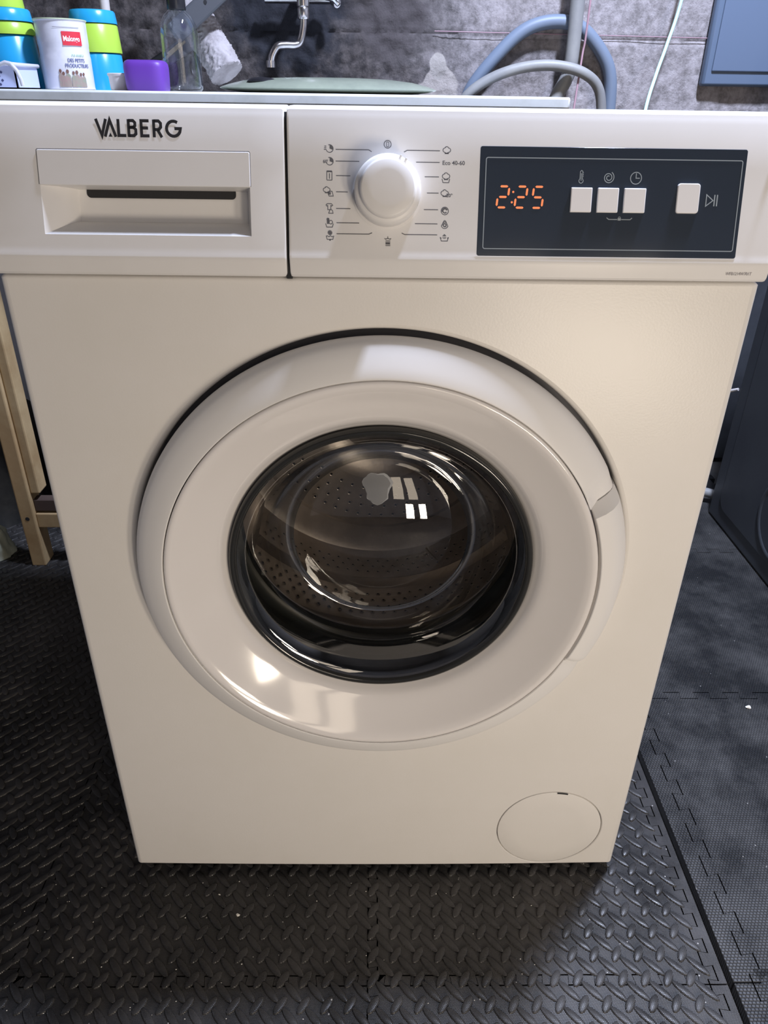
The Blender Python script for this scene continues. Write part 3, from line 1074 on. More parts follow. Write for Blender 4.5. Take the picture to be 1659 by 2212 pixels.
# recess cup
B0, B1, V0, V1, Dp = -0.234, -0.1035, 0.0200, 0.0430, -0.021
mb = MB()
a = [PT(RX0, RV0), PT(RX1, RV0), PT(RX1, RV1), PT(RX0, RV1)]
steps = [(0.0, 0.0), (0.35, 0.12), (0.7, 0.32), (0.9, 0.62), (1.0, 1.0)]
rings = []
for s_, d_ in ((0, 0), (0.55, 0.35), (0.85, 0.68), (1, 1)):
    rings.append([(RX0 + (B0 - RX0) * s_, RV0 + (V0 - RV0) * s_), (RX1 + (B1 - RX1) * s_, RV0 + (V0 - RV0) * s_), (RX1 + (B1 - RX1) * s_, RV1 + (V1 - RV1) * s_), (RX0 + (B0 - RX0) * s_, RV1 + (V1 - RV1) * s_), d_ * Dp])
vs = [PT(p[0], p[1], r_[4]) for r_ in rings for p in r_[:4]]
fs = [(q * 4 + i, q * 4 + (i + 1) % 4, (q + 1) * 4 + (i + 1) % 4, (q + 1) * 4 + i) for q in range(3) for i in range(4)] + [(12, 13, 14, 15)]
mb.add(vs, fs)
mb.build('grip_recess', 'plastic', dw, smooth=35)
mb = MB(); slab(mb, rrect(-0.2275, -0.1135, 0.0372, 0.0450, 0.0030), 0.0, 0.0006, T=lambda x, v, n: PT(x, v, -0.0205 + n))
mb.build('grip_slot', 'dark', dw)
# flap plate above the recess, a hair proud of the fascia
mb = MB(); slab(mb, rrect(-0.2545, -0.0990, 0.0428, 0.0668, 0.0012), -0.004, 0.0007)
mb.build('grip_flap', 'plastic', dw, bevel=0.0004)
mb = MB(); stroke(mb, [(-0.2549, 0.0432), (-0.2549, 0.0665), (-0.2541, 0.0673), (-0.0995, 0.0673), (-0.0987, 0.0665), (-0.0987, 0.0432)], 0.0005, 0.0001)
mb.build('flap_groove', 'gap', dw)

# logo
mb = MB()
LH = 0.0118; LV = 0.0759; LW = 0.0021
def L_(pts, x, w_=LW, cl=False): stroke(mb, [(x + p[0], LV + p[1]) for p in pts], w_, 0.0003, cl)
X = -0.2103
L_([(0.0007, LH), (0.0046, 0.0007), (0.0079, LH)], X, 0.0021)
L_([(0.0068, 0.0), (0.0107, LH - 0.0007), (0.0146, 0.0)], X, 0.0021)
poly(mb, [(X + 0.0093, LV), (X + 0.0121, LV), (X + 0.0107, LV + 0.0028)])
L_([(0.0168, LH), (0.0168, 0.0009), (0.0222, 0.0009)], X)
bx = 0.0242
L_([(bx, 0.0), (bx, LH)], X)
L_([(bx, LH - 0.0009), (bx + 0.0034, LH - 0.0009), (bx + 0.0047, LH - 0.0022), (bx + 0.0047, 0.0076), (bx + 0.0034, 0.0064), (bx, 0.0064)], X, 0.0021)
L_([(bx, 0.0009), (bx + 0.0036, 0.0009), (bx + 0.0051, 0.0022), (bx + 0.0051, 0.0050), (bx + 0.0036, 0.0064), (bx, 0.0064)], X, 0.0021)
ex = 0.0334
L_([(ex + 0.0056, LH - 0.0009), (ex, LH - 0.0009), (ex, 0.0009), (ex + 0.0056, 0.0009)], X)
L_([(ex, 0.0061), (ex + 0.0049, 0.0061)], X)
rx = 0.0425
L_([(rx, 0.0), (rx, LH)], X)
L_([(rx, LH - 0.0009), (rx + 0.0035, LH - 0.0009), (rx + 0.0050, LH - 0.0024), (rx + 0.0050, 0.0068), (rx + 0.0035, 0.0052), (rx, 0.0052)], X, 0.0021)
L_([(rx + 0.0025, 0.0052), (rx + 0.0055, 0.0)], X)
g_ = arc(X + 0.0567, LV + LH / 2, 0.0050, 55, 335, 18, 0.0050)
g_ += [(X + 0.0617, LV + 0.0060), (X + 0.0574, LV + 0.0060)]
stroke(mb, g_, LW)
lg = mb.build('brand_lettering', 'logo', dw)

# display glass with print, digits and buttons
dp = None
mb = MB(); slab(mb, rrect(0.0712, 0.2698, -0.0034, 0.0732, 0.0016), -0.0035, 0.0005)
dp = mb.build('display_panel', 'display', wm, smooth=30, bevel=0.00025)
dp['label'] = 'dark glossy display panel'
mb = MB(); stroke(mb, rrect(0.0757, 0.2668, 0.0018, 0.0655, 0.0014), 0.00065, 0.0007, True)
mb.build('printed_frame', 'dprint', dp)
H_, Wd, TH = 0.0147, 0.0078, 0.0015
SEG = {'a': ((0, 1), (1, 1)), 'b': ((1, 1), (1, .5)), 'c': ((1, .5), (1, 0)), 'd': ((0, 0), (1, 0)), 'e': ((0, .5), (0, 0)), 'f': ((0, 1), (0, .5)), 'g': ((0, .5), (1, .5))}
for x0_, segs in ((0.0846, 'abged'), (0.0982, 'abged'), (0.1108, 'afgcd')):
    mb = MB()
    for s_ in segs:
        (a0, b0), (a1, b1) = SEG[s_]
        sl = 0.0014
        p0 = Vector((x0_ + a0 * Wd + b0 * sl, 0.0311 + b0 * H_)); p1 = Vector((x0_ + a1 * Wd + b1 * sl, 0.0311 + b1 * H_))
        d = (p1 - p0).normalized(); nn = Vector((-d.y, d.x)) * TH / 2
        p0 = p0 + d * 0.0009; p1 = p1 - d * 0.0009
        poly(mb, [p0, p0 + d * 0.0008 + nn, p1 - d * 0.0008 + nn, p1, p1 - d * 0.0008 - nn, p0 + d * 0.0008 - nn], 0.0007)
    mb.build('digit', 'led', dp)
mb = MB()
for v in (0.0420, 0.0348): disc(mb, 0.0961 + (v - 0.035) * 0.1, v, 0.0008, 0.0007, 10)
mb.build('colon', 'led', dp)
for (a, b, c, d, r_) in ((0.1399, 0.1558, 0.0283, 0.0455, 0.0006), (0.1599, 0.1758, 0.0283, 0.0455, 0.0006), (0.1798, 0.1962, 0.0283, 0.0455, 0.0006), (0.2196, 0.2367, 0.0284, 0.0493, 0.0022)):
    mb = MB(); slab(mb, rrect(a, b, c, d, r_), -0.001, 0.0022)
    mb.build('button', 'button', dp, smooth=30, bevel=0.0006)
mb = MB()   # thermometer
stroke(mb, arc(0.147, 0.0503, 0.0016, 125, 415, 14) + [(0.1480, 0.0567), (0.1470, 0.0575), (0.1461, 0.0567)], 0.0005, 0.0007, True)
stroke(mb, [(0.147, 0.0503), (0.147, 0.0555)], 0.0005, 0.0007)
for q in range(3): stroke(mb, [(0.1476, 0.0535 + q * 0.0012), (0.1487, 0.0535 + q * 0.0012)], 0.0004, 0.0007)
mb.build('temperature_symbol', 'dprint', dp)
mb = MB()   # spiral
stroke(mb, [(0.1675 + (0.0042 - 0.0032 * i / 40) * cos(rad(60 - 18 * i)), 0.0528 + (0.0042 - 0.0032 * i / 40) * sin(rad(60 - 18 * i))) for i in range(41)], 0.0006, 0.0007)
mb.build('spin_symbol', 'dprint', dp)
mb = MB()   # clock
stroke(mb, arc(0.1880, 0.0526, 0.0041, 0, 345, 24), 0.0006, 0.0007, True)
stroke(mb, [(0.1880, 0.0560), (0.1880, 0.0526), (0.1908, 0.0526)], 0.0006, 0.0007)
mb.build('timer_symbol', 'dprint', dp)
mb = MB()   # child lock bracket
stroke(mb, [(0.1683, 0.0248), (0.1700, 0.0236), (0.1765, 0.0236)], 0.0006, 0.0007)
stroke(mb, [(0.1795, 0.0236), (0.1862, 0.0236), (0.1876, 0.0248)], 0.0006, 0.0007)
slab(mb, rrect(0.1768, 0.1792, 0.0229, 0.0246, 0.0002), 0.0006, 0.0007)
stroke(mb, arc(0.1780, 0.0247, 0.0008, 0, 180, 8), 0.0004, 0.0007)
mb.build('lock_symbol', 'dprint', dp)
mb = MB()   # play / pause
stroke(mb, [(0.2424, 0.0338), (0.2424, 0.0418), (0.2476, 0.0378)], 0.0007, 0.0007, True)
stroke(mb, [(0.2486, 0.0338), (0.2486, 0.0418)], 0.0009, 0.0007); stroke(mb, [(0.2506, 0.0338), (0.2506, 0.0418)], 0.0009, 0.0007)
mb.build('start_pause_symbol', 'dprint', dp)

# dial
KX, KV = 0.0028, 0.0405
def TK(a, r, h): return PT(KX + r * cos(a), KV + r * sin(a), h)
mb = MB()
mb.lathe([(0.0262, 0.0), (0.0262, 0.0006), (0.0238, 0.0006)], TK, 64)
mb.lathe([(0.0236, 0.0), (0.0242, 0.002), (0.0246, 0.004), (0.0244, 0.0135), (0.0236, 0.0158), (0.0222, 0.0168), (0.0212, 0.0172), (0.0206, 0.0176), (0.0203, 0.0205), (0.0196, 0.0222), (0.0185, 0.0228), (0.012, 0.0232), (0.0, 0.0233)], TK, 96)
kb = mb.build('program_dial', 'plastic', wm, smooth=40)
kb['label'] = 'round white programme dial'
for off in (-0.0021, 0.0021):
    mb = MB()
    ca, sa = cos(rad(62)), sin(rad(62))
    pts = [(0.0204, off - 0.0007), (0.0240, off - 0.0007), (0.0240, off + 0.0007), (0.0204, off + 0.0007)]
    slab(mb, [(KX + p[0] * ca - p[1] * sa, KV + p[0] * sa + p[1] * ca) for p in pts], 0.014, 0.0195)
    mb.build('pointer_ridge', 'plastic', kb, bevel=0.0003)

# programme marks
PR = 'print'
lines = [[(-0.0356, 0.0695), (-0.0114, 0.0695), (-0.0091, 0.0683)], [(-0.0356, 0.0616), (-0.0182, 0.0616)], [(-0.0354, 0.0517), (-0.0248, 0.0517)],
         [(-0.0354, 0.0405), (-0.0268, 0.0405)], [(-0.0354, 0.0289), (-0.0248, 0.0289)], [(-0.0352, 0.0189), (-0.0182, 0.0189)], [(-0.0352, 0.0111), (-0.0108, 0.0111), (-0.0084, 0.0121)]]
for ln in lines:
    mb = MB(); stroke(mb, ln, 0.00055); mb.build('programme_line', PR, cp)
    mb = MB(); stroke(mb, [(2 * KX - p[0], p[1]) for p in ln][::-1], 0.00055); mb.build('programme_line', PR, cp)
S = 0.0005


def icon(name, fn):
    mb = MB(); fn(mb); mb.build(name, PR, cp)


def tub(mb, x, v, w_=0.0058, h=0.0026):
    stroke(mb, [(x - w_ / 2, v + h), (x - w_ / 2 + 0.0008, v), (x + w_ / 2 - 0.0008, v), (x + w_ / 2, v + h)], S)


def clock(mb, x, v, r=0.0026):
    stroke(mb, arc(x, v, r, 200, 470, 18), S)
    poly(mb, [(x, v)] + arc(x, v, r * 0.9, -20, 90, 8))


def cloud(mb, x, v, s_=1.0):
    stroke(mb, [(x + s_ * p[0], v + s_ * p[1]) for p in arc(-0.0012, 0.0, 0.0015, 90, 250, 6) + arc(0.0, -0.0008, 0.0013, 220, 320, 5) + arc(0.0014, 0.0, 0.0015, 290, 450, 6) + arc(0.0, 0.0010, 0.0014, 20, 160, 6)], S, closed=True)
    poly(mb, [(x - 0.0014 * s_, v - 0.0026 * s_), (x + 0.0016 * s_, v - 0.0026 * s_), (x + 0.0016 * s_, v - 0.0018 * s_), (x - 0.0014 * s_, v - 0.0018 * s_)])


def i1(mb):
    clock(mb, -0.0400, 0.0700)
    for q in range(3): stroke(mb, [(-0.0442 + 0.0002 * q, 0.0694 + q * 0.0011), (-0.0424, 0.0694 + q * 0.0011)], S)
def i2(mb):
    clock(mb, -0.0400, 0.0614)
    text_mesh(mb, "60'", -0.0450, 0.0602, 0.0032, bold=0.02)
def i3(mb):
    stroke(mb, rrect(-0.0422, -0.0384, 0.0485, 0.0548, 0.0004), S, closed=True)
    slab(mb, rrect(-0.0420, -0.0386, 0.0540, 0.0550, 0.0003), 0.0002, 0.0003)
    stroke(mb, [(-0.0403, 0.0495), (-0.0403, 0.0532)], 0.0006)
def i4(mb):
    cloud(mb, -0.0425, 0.0418, 0.9)
    stroke(mb, [(-0.0400, 0.0408), (-0.0384, 0.0408), (-0.0375, 0.0375), (-0.0407, 0.0375), (-0.0415, 0.0400)], S, closed=True)
    poly(mb, [(-0.0415, 0.0385), (-0.0395, 0.0385), (-0.0393, 0.0402), (-0.0412, 0.0402)])
def i5(mb):
    stroke(mb, [(-0.0430, 0.0312), (-0.0420, 0.0322), (-0.0390, 0.0322), (-0.0380, 0.0312), (-0.0388, 0.0305), (-0.0394, 0.0309), (-0.0394, 0.0280), (-0.0417, 0.0280), (-0.0417, 0.0309), (-0.0424, 0.0305)], S, closed=True)
    stroke(mb, [(-0.0402, 0.0278), (-0.0410, 0.0255), (-0.0378, 0.0255), (-0.0382, 0.0275), (-0.0394, 0.0282)], S)
def i6(mb):
    disc(mb, -0.0416, 0.0212, 0.0011); poly(mb, [(-0.0424, 0.0180), (-0.0408, 0.0180), (-0.0406, 0.0205), (-0.0425, 0.0205)])
    stroke(mb, arc(-0.0395, 0.0192, 0.0013, 0, 330, 10), S, closed=True); tub(mb, -0.0405, 0.0157)
def i7(mb):
    disc(mb, -0.0402, 0.0118, 0.0013); stroke(mb, arc(-0.0402, 0.0118, 0.0016, 0, 340, 12), 0.0003, closed=True)
    tub(mb, -0.0402, 0.0070); stroke(mb, [(-0.0428 + 0.0006 * q, 0.0092 + 0.0004 * sin(q * 1.6)) for q in range(9)], S)
    disc(mb, -0.0402, 0.0066, 0.0006)
def j1(mb): cloud(mb, 0.0462, 0.0700)
def j2(mb): text_mesh(mb, "Eco 40-60", 0.0432, 0.0600, 0.0041, bold=0.012)
def j3(mb): cloud(mb, 0.0462, 0.0522); tub(mb, 0.0462, 0.0478)
def j4(mb): cloud(mb, 0.0455, 0.0405); text_mesh(mb, "20\u00b0", 0.0468, 0.0378, 0.0034, bold=0.015)
def j5(mb):
    stroke(mb, arc(0.0461, 0.0281, 0.0027, 0, 345, 20), S, closed=True)
    stroke(mb, arc(0.0461, 0.0281, 0.0017, 20, 200, 10), 0.0012); stroke(mb, arc(0.0461, 0.0281, 0.0014, 200, 330, 8), 0.0008)
def j6(mb):
    stroke(mb, arc(0.0463, 0.0183, 0.0026, 200, 340, 8) + arc(0.0463, 0.0205, 0.0008, 30, 150, 4), S, closed=True)
    stroke(mb, arc(0.0463, 0.0181, 0.0011, 0, 340, 12), 0.0008, closed=True); stroke(mb, arc(0.0463, 0.0192, 0.0012, 20, 160, 6), 0.0005)
def j7(mb):
    tub(mb, 0.0463, 0.0068, 0.0062, 0.0028)
    for q in (-1, 0, 1): stroke(mb, [(0.0463 + q * 0.0006, 0.0084), (0.0463 + q * 0.0012, 0.0098)], 0.0004)
    stroke(mb, [(0.0451, 0.0106), (0.0475, 0.0106)], 0.0007); stroke(mb, [(0.0457, 0.0113), (0.0469, 0.0113)], 0.0005)
    stroke(mb, [(0.0430, 0.0090), (0.0442, 0.0088)], S); stroke(mb, [(0.0484, 0.0088), (0.0496, 0.0090)], S)
def k1(mb):
    stroke(mb, arc(0.0026, 0.0734, 0.0026, 0, 345, 22), S, closed=True)
    stroke(mb, rrect(0.0018, 0.0034, 0.0718, 0.0750, 0.0003), 0.0004, closed=True)
def k2(mb):
    stroke(mb, [(0.0035, 0.0096), (0.0035, 0.0082), (0.0018, 0.0076), (0.0010, 0.0082)], S); stroke(mb, [(0.0035, 0.0082), (0.0052, 0.0076), (0.0060, 0.0082)], S)
    for q in range(4): stroke(mb, [(0.0018, 0.0064 - q * 0.0011), (0.0054, 0.0064 - q * 0.0011)], S)
    poly(mb, [(0.0020, 0.0040), (0.0050, 0.0040), (0.0052, 0.0050), (0.0018, 0.0050)])


for nm_, fn in (('quick_wash_symbol', i1), ('sixty_minute_symbol', i2), ('jar_symbol', i3), ('mixed_symbol', i4), ('shirt_symbol', i5), ('baby_symbol', i6), ('wool_symbol', i7),
                ('cotton_symbol', j1), ('eco_text', j2), ('cotton_prewash_symbol', j3), ('cotton_cold_symbol', j4), ('spin_programme_symbol', j5), ('duvet_symbol', j6), ('rinse_symbol', j7),
                ('off_symbol', k1), ('hand_wash_symbol', k2)):
    icon(nm_, fn)


def PL(x, v, n):   # lower vertical strip of the fascia
    return (x, -0.00775 - n, v)


mb = MB(); text_mesh(mb, 'WFB1214W701T', 0.2650, 0.7395, 0.0034, T=PL, bold=0.012, squeeze=0.82)
mb.build('model_lettering', mat('faint_grey_print', (0.42, 0.40, 0.40), 0.6), cp)

# ================================================================ WORKBENCH BEHIND
bench = tag(empty('workbench', (-0.2, 0.9, FZ)), 'pine-legged workbench with a pale grey top behind the washing machine', 'workbench')
bo = Vector(bench.location)


def bpart(mb, name, m, **k):
    mb.v = [tuple(Vector(p) - bo) for p in mb.v]
    return mb.build(name, m, bench, **k)


mb = MB(); mb.box(-0.86, 0.2835, 0.66, 1.20, 0.8412, 0.8572)
bpart(mb, 'bench_top', 'benchtop', bevel=0.003, smooth=40)
for (lx, ly) in ((-0.693, 0.705), (-0.693, 1.14), (0.24, 0.705), (0.24, 1.14)):
    mb = MB(); mb.box(lx - 0.0145, lx + 0.0145, ly - 0.015, ly + 0.028, FZ + 0.013, 0.8412)
    lgp = bpart(mb, 'leg', 'wood', bevel=0.003)
    if lx < 0:
        mb = MB(); mb.box(lx + 0.0145, lx + 0.0335, ly - 0.008, ly + 0.028, 0.165, 0.8412)
        bpart(mb, 'leg_batten', 'wood', bevel=0.003)
mb = MB(); mb.lathe([(0, -0.0006), (0.0042, -0.0006), (0.0042, 0.001)], lambda a, r, h: (-0.693 + r * cos(a), 0.690 + h, 0.112 + r * sin(a)), 14)
bpart(mb, 'screw_hole', 'dark')
mb = MB(); mb.box(-0.6785, 0.2255, 0.697, 0.717, 0.088, 0.120)
bpart(mb, 'crossbar', 'wood', bevel=0.002)
mb = MB(); mb.box(-0.6785, 0.2255, 0.7, 0.722, 0.124, 0.150)
bpart(mb, 'lower_board', 'brownboard', bevel=0.002)

# dark crate and sack under the bench
mb = MB()
mb.box(-0.66, -0.36, 0.86, 1.12, 0.0, 0.008)
for a in ((-0.66, -0.652, 0.86, 1.12), (-0.368, -0.36, 0.86, 1.12), (-0.652, -0.368, 0.86, 0.868), (-0.652, -0.368, 1.112, 1.12)): mb.box(*a, 0.008, 0.215)
mb.box(-0.668, -0.352, 0.852, 0.860, 0.195, 0.22)
tag(reloc(mb.build('storage_crate', 'crate', bevel=0.003), (-0.51, 0.99, 0)), 'black plastic crate under the bench right of the pine leg', 'crate')


def cloth_heap(name, cx, cy, r, rz, h, m, seed):
    mb = MB()
    n1, n2 = 40, 16
    vs = []
    for j in range(n2 + 1):
        t = j / n2
        for i in range(n1):
            a = 2 * pi * i / n1
            rr = r * cos(t * pi / 2) ** 0.7
            dsp = 1 + 0.22 * noise.noise(Vector((cos(a) * 2 + seed, sin(a) * 2, t * 2.5))) + 0.10 * noise.noise(Vector((cos(a) * 6 + seed, sin(a) * 6, t * 7)))
            vs.append((cx + rr * cos(a) * dsp, cy + rr * sin(a) * rz * dsp, max(0.001, h * sin(t * pi / 2) * (0.9 + 0.2 * dsp - 0.1))))
    mb.add(vs, [(j * n1 + i, j * n1 + (i + 1) % n1, (j + 1) * n1 + (i + 1) % n1, (j + 1) * n1 + i) for j in range(n2) for i in range(n1)] + [tuple(range(n1 - 1, -1, -1))])
    return reloc(mb.build(name, m, smooth=80), (cx, cy, 0))


M['darkcloth'] = mat('dark_cloth', (0.022, 0.022, 0.021), 0.9, col2=(0.055, 0.052, 0.046), nscale=9, lo=0.45, hi=0.7)
tag(cloth_heap('cloth_heap', -0.90, 0.98, 0.17, 0.9, 0.27, 'darkcloth', 2), 'dark crumpled cloth heap on the floor left of the pine leg', 'cloth')
tag(cloth_heap('sack', -0.815, 0.735, 0.05, 0.9, 0.07, 'palebag', 5), 'small pale grey-green sack at the left photo edge by the bench leg', 'sack')

# added boards below bench height, lightening and darkening the wall behind
mb = MB(); mb.box(-1.05, -0.34, 1.235, 1.255, 0.0, 0.80)
tag(reloc(mb.build('wall_lightening_board', mat('wall_lightening_pale', (0.62, 0.64, 0.70), 0.7), bevel=0.003), (-0.7, 1.245, 0)), 'added pale blue-grey board lightening the wall behind the pine bench leg', 'board')
mb = MB(); mb.box(0.32, 1.30, 1.235, 1.255, 0.0, 0.79)
tag(reloc(mb.build('wall_darkening_board', mat('wall_darkening_grey', (0.035, 0.038, 0.045), 0.8, col2=(0.055, 0.06, 0.07), nscale=8), bevel=0.003), (0.8, 1.245, 0)), 'added dark board darkening the wall between the machine and the charcoal appliance', 'board')

# ================================================================ THINGS ON THE BENCH
BT = 0.8572


def TZ(cx, cy, z0_): return lambda a, r, h: (cx + r * cos(a), cy + r * sin(a), z0_ + h)


def beaker(cx, cy, zb, r0, r1, h, m, label, group, lip=True):
    """upside-down tumbler: open rim (r0) at the bottom, closed end (r1) on top"""
    t = 0.0011
    prof = [(r0 - t, 0.0), (r0, 0.0), (r0, 0.003), (r0 + (r1 - r0) * 0.97, h - 0.003), (r1 - 0.002, h - 0.0005), (r1 - 0.006, h), (0.0, h), (0.0, h - t), (r1 - 0.006, h - t), (r1 - t - 0.001, h - 0.005), (r0 - t, 0.0)]
    mb = MB(); mb.lathe(prof, TZ(cx, cy, zb), 48)
    o = mb.build('tumbler', m, smooth=40)
    return tag(reloc(o, (cx, cy, zb)), label, 'tumbler', group)


SX, SY = -0.626, 0.90
g1 = 'stacked tumblers at the left edge'
beaker(SX, SY, BT, 0.0445, 0.0395, 0.079, 'blue', 'blue plastic tumbler at the bottom of the far left stack, behind the lavender basket', g1)
beaker(SX, SY, BT + 0.0792, 0.0425, 0.0400, 0.0185, 'lime', 'lime green tumbler band second from the bottom in the far left stack', g1)
beaker(SX, SY, BT + 0.0979, 0.0412, 0.0392, 0.0185, 'blue', 'blue tumbler third from the bottom in the far left stack', g1)
beaker(SX - 0.004, SY, BT + 0.1166, 0.0360, 0.0270, 0.100, 'lime', 'lime green tumbler on top of the far left stack', g1)
SX2, SY2 = -0.508, 0.985
g2 = 'stacked tumblers behind the coffee tin'
beaker(SX2, SY2, BT, 0.0440, 0.0405, 0.058, 'blue', 'blue tumbler at the bottom of the stack behind the coffee tin', g2)
beaker(SX2, SY2, BT + 0.0582, 0.0425, 0.0400, 0.0440, 'lime', 'lime green tumbler in the middle of the stack behind the coffee tin', g2)
beaker(SX2, SY2, BT + 0.1024, 0.0405, 0.0385, 0.0200, 'blue', 'blue tumbler on top of the stack behind the coffee tin', g2)

# coffee tin
CXT, CYT, CR, CHh = -0.532, 0.885, 0.0405, 0.1005
tin = tag(empty('coffee_tin', (CXT, CYT, BT)), 'white round coffee tin with a red label and printed farmers', 'tin')
mb = MB()
prof = [(0, 0.0), (CR - 0.001, 0.0), (CR + 0.0006, 0.001), (CR, 0.003)]
for i in range(1, 24):
    h = 0.003 + i * (CHh - 0.006) / 24
    prof.append((CR - (0.0007 if abs(h - 0.060) < 0.0025 or abs(h - 0.052) < 0.0025 else 0), h))
prof += [(CR, CHh - 0.003), (CR + 0.0010, CHh - 0.002), (CR + 0.0012, CHh - 0.0006), (CR + 0.0004, CHh), (CR - 0.001, CHh - 0.0004), (CR - 0.0014, CHh - 0.003), (0, CHh - 0.003)]
mb.lathe(prof, lambda a, r, h: (r * cos(a), r * sin(a), h), 64)
mb.build('tin_body', 'tin', tin, smooth=40)
mb = MB(); mb.lathe([(CR + 0.0005, CHh - 0.0012), (CR + 0.0018, CHh - 0.0010), (CR + 0.0018, CHh + 0.0002), (CR + 0.0004, CHh + 0.0006), (CR - 0.0016, CHh - 0.0006)], lambda a, r, h: (r * cos(a), r * sin(a), h), 64)
mb.build('tin_rim', mat('pale_green_rim', (0.55, 0.62, 0.42), 0.3), tin, smooth=40)


def TC(x, v, n):   # wrap onto the tin: x metres along the surface, 0 = towards camera
    a = rad(-90 + 44) + x / CR
    r = CR + 0.0004 + n
    return (r * cos(a), r * sin(a), v)


mb = MB()
N = 12; xs = [-0.018 + 0.032 * i / N for i in range(N + 1)]
mb.add([TC(x, 0.0635, 0.0004) for x in xs] + [TC(x, 0.083, 0.0004) for x in xs], [(i, i + 1, N + 2 + i, N + 1 + i) for i in range(N)])
mb.build('red_label', 'red', tin)
mb = MB(); text_mesh(mb, 'Malongo', -0.0165, 0.0695, 0.0105, n=0.0007, T=TC, bold=0.02, squeeze=0.75)
mb.build('label_lettering', 'labelwhite', tin)
mb = MB(); text_mesh(mb, 'DES PETITS', -0.0150, 0.0400, 0.0074, n=0.0005, T=TC, bold=0.02, squeeze=0.8)
text_mesh(mb, 'PRODUCTEURS', -0.0200, 0.0325, 0.0074, n=0.0005, T=TC, bold=0.02, squeeze=0.8)
mb.build('lower_lettering', 'labelblue', tin)
mb = MB(); text_mesh(mb, 'PUR ARABICA', -0.0075, 0.0480, 0.0046, n=0.0005, T=TC, bold=0.015, squeeze=0.75)
mb.build('green_lettering', 'labelgreen', tin)
mb = MB(); stroke(mb, [(-0.030 + 0.003 * i, 0.0885) for i in range(15)], 0.0006, 0.0005, T=TC)
mb.build('thin_text_line', 'print', tin)
mbh, mbb = MB(), MB()
for (x, hh, s_) in ((-0.029, 0.027, 1.0), (-0.0245, 0.0235, 1.0), (-0.018, 0.0265, 1.05), (-0.009, 0.0245, 0.95), (-0.0035, 0.0255, 1.05), (0.003, 0.0225, 0.9), (0.008, 0.023, 0.85)):
    disc(mbh, x, hh, 0.0022 * s_, 0.0006, 10, TC, 0.0028 * s_)
    poly(mbb, [(x - 0.0042 * s_, 0.004), (x + 0.0042 * s_, 0.004), (x + 0.0038 * s_, hh - 0.006), (x + 0.001, hh - 0.0025), (x - 0.001, hh - 0.0025), (x - 0.0038 * s_, hh - 0.006)], 0.0005, TC)
mbh.build('printed_heads', 'skin', tin); mbb.build('printed_clothes', 'khaki', tin)

# lavender perforated basket
bk = tag(empty('plastic_basket', (-0.63, 0.80, BT)), 'lavender perforated plastic basket with a grey rim at the left edge', 'basket')
mb = MB()
wL, wR, dF, dB, hB = -0.085, 0.066, -0.045, 0.045, 0.031
# front wall with diamond holes: built as a lattice of diagonal bars between solid bands
mb.box(wL, wR - 0.004, dF, dF + 0.002, 0.0, hB)
mb.box(wL, wR - 0.004, dB - 0.002, dB, 0, hB); mb.box(wR - 0.006, wR - 0.004, dF, dB, 0, hB); mb.box(wL, wL + 0.002, dF, dB, 0, hB); mb.box(wL, wR - 0.004, dF, dB, 0, 0.002)
mb.build('basket_body', 'lav', bk)
mb = MB()
for j in range(4):
    for i in range(16):
        cx_ = wL + 0.006 + i * 0.0082 + (0.0041 if j % 2 else 0); cz_ = 0.006 + j * 0.0055
        if cx_ > wR - 0.026: continue
        mb.add([(cx_ - 0.0024, dF - 0.0003, cz_), (cx_, dF - 0.0003, cz_ - 0.0022), (cx_ + 0.0024, dF - 0.0003, cz_), (cx_, dF - 0.0003, cz_ + 0.0022)], [(0, 1, 2, 3)])
mb.build('basket_holes', mat('deep_blue_shade', (0.05, 0.06, 0.16), 0.7), bk)
mb = MB()
mb.tube([(wL, dF - 0.002, hB + 0.001), (wR - 0.026, dF - 0.002, hB + 0.001), (wR - 0.016, dF - 0.002, hB + 0.0045), (wR - 0.008, dF - 0.002, hB + 0.003), (wR - 0.001, dF - 0.001, hB - 0.006), (wR + 0.003, dF, hB - 0.018), (wR + 0.004, dF, 0.004)], 0.0032, 10)
mb.tube([(wR - 0.012, dF, hB + 0.003), (wR - 0.002, dF + 0.01, hB + 0.002), (wR - 0.002, dB, hB + 0.002), (wL, dB, hB + 0.002), (wL, dF, hB + 0.002)], 0.003, 10)
mb.build('basket_rim', 'basketrim', bk, smooth=60)

# cream pot, purple cup, bottle
def vessel(name, cx, cy, r0, r1, h, m, label, cat, n=40, sq=0.0):
    t = 0.0016
    def T(a, r, hh):
        if sq:
            c_, s_ = cos(a), sin(a)
            k_ = (abs(c_) ** (2 / (1 - sq)) + abs(s_) ** (2 / (1 - sq))) ** (-(1 - sq) / 2)
            return (cx + r * k_ * c_, cy + r * k_ * s_, BT + hh)
        return (cx + r * cos(a), cy + r * sin(a), BT + hh)
    mb = MB()
    mb.lathe([(0, 0), (r0, 0), (r0 + 0.001, 0.002), (r1 - 0.0005, h - 0.005), (r1 + 0.0008, h - 0.004), (r1 + 0.0012, h - 0.001), (r1, h), (r1 - t, h - 0.001), (r0 - t, 0.004), (0, 0.004)], T, n)
    return tag(reloc(mb.build(name, m, smooth=40), (cx, cy, BT)), label, cat)


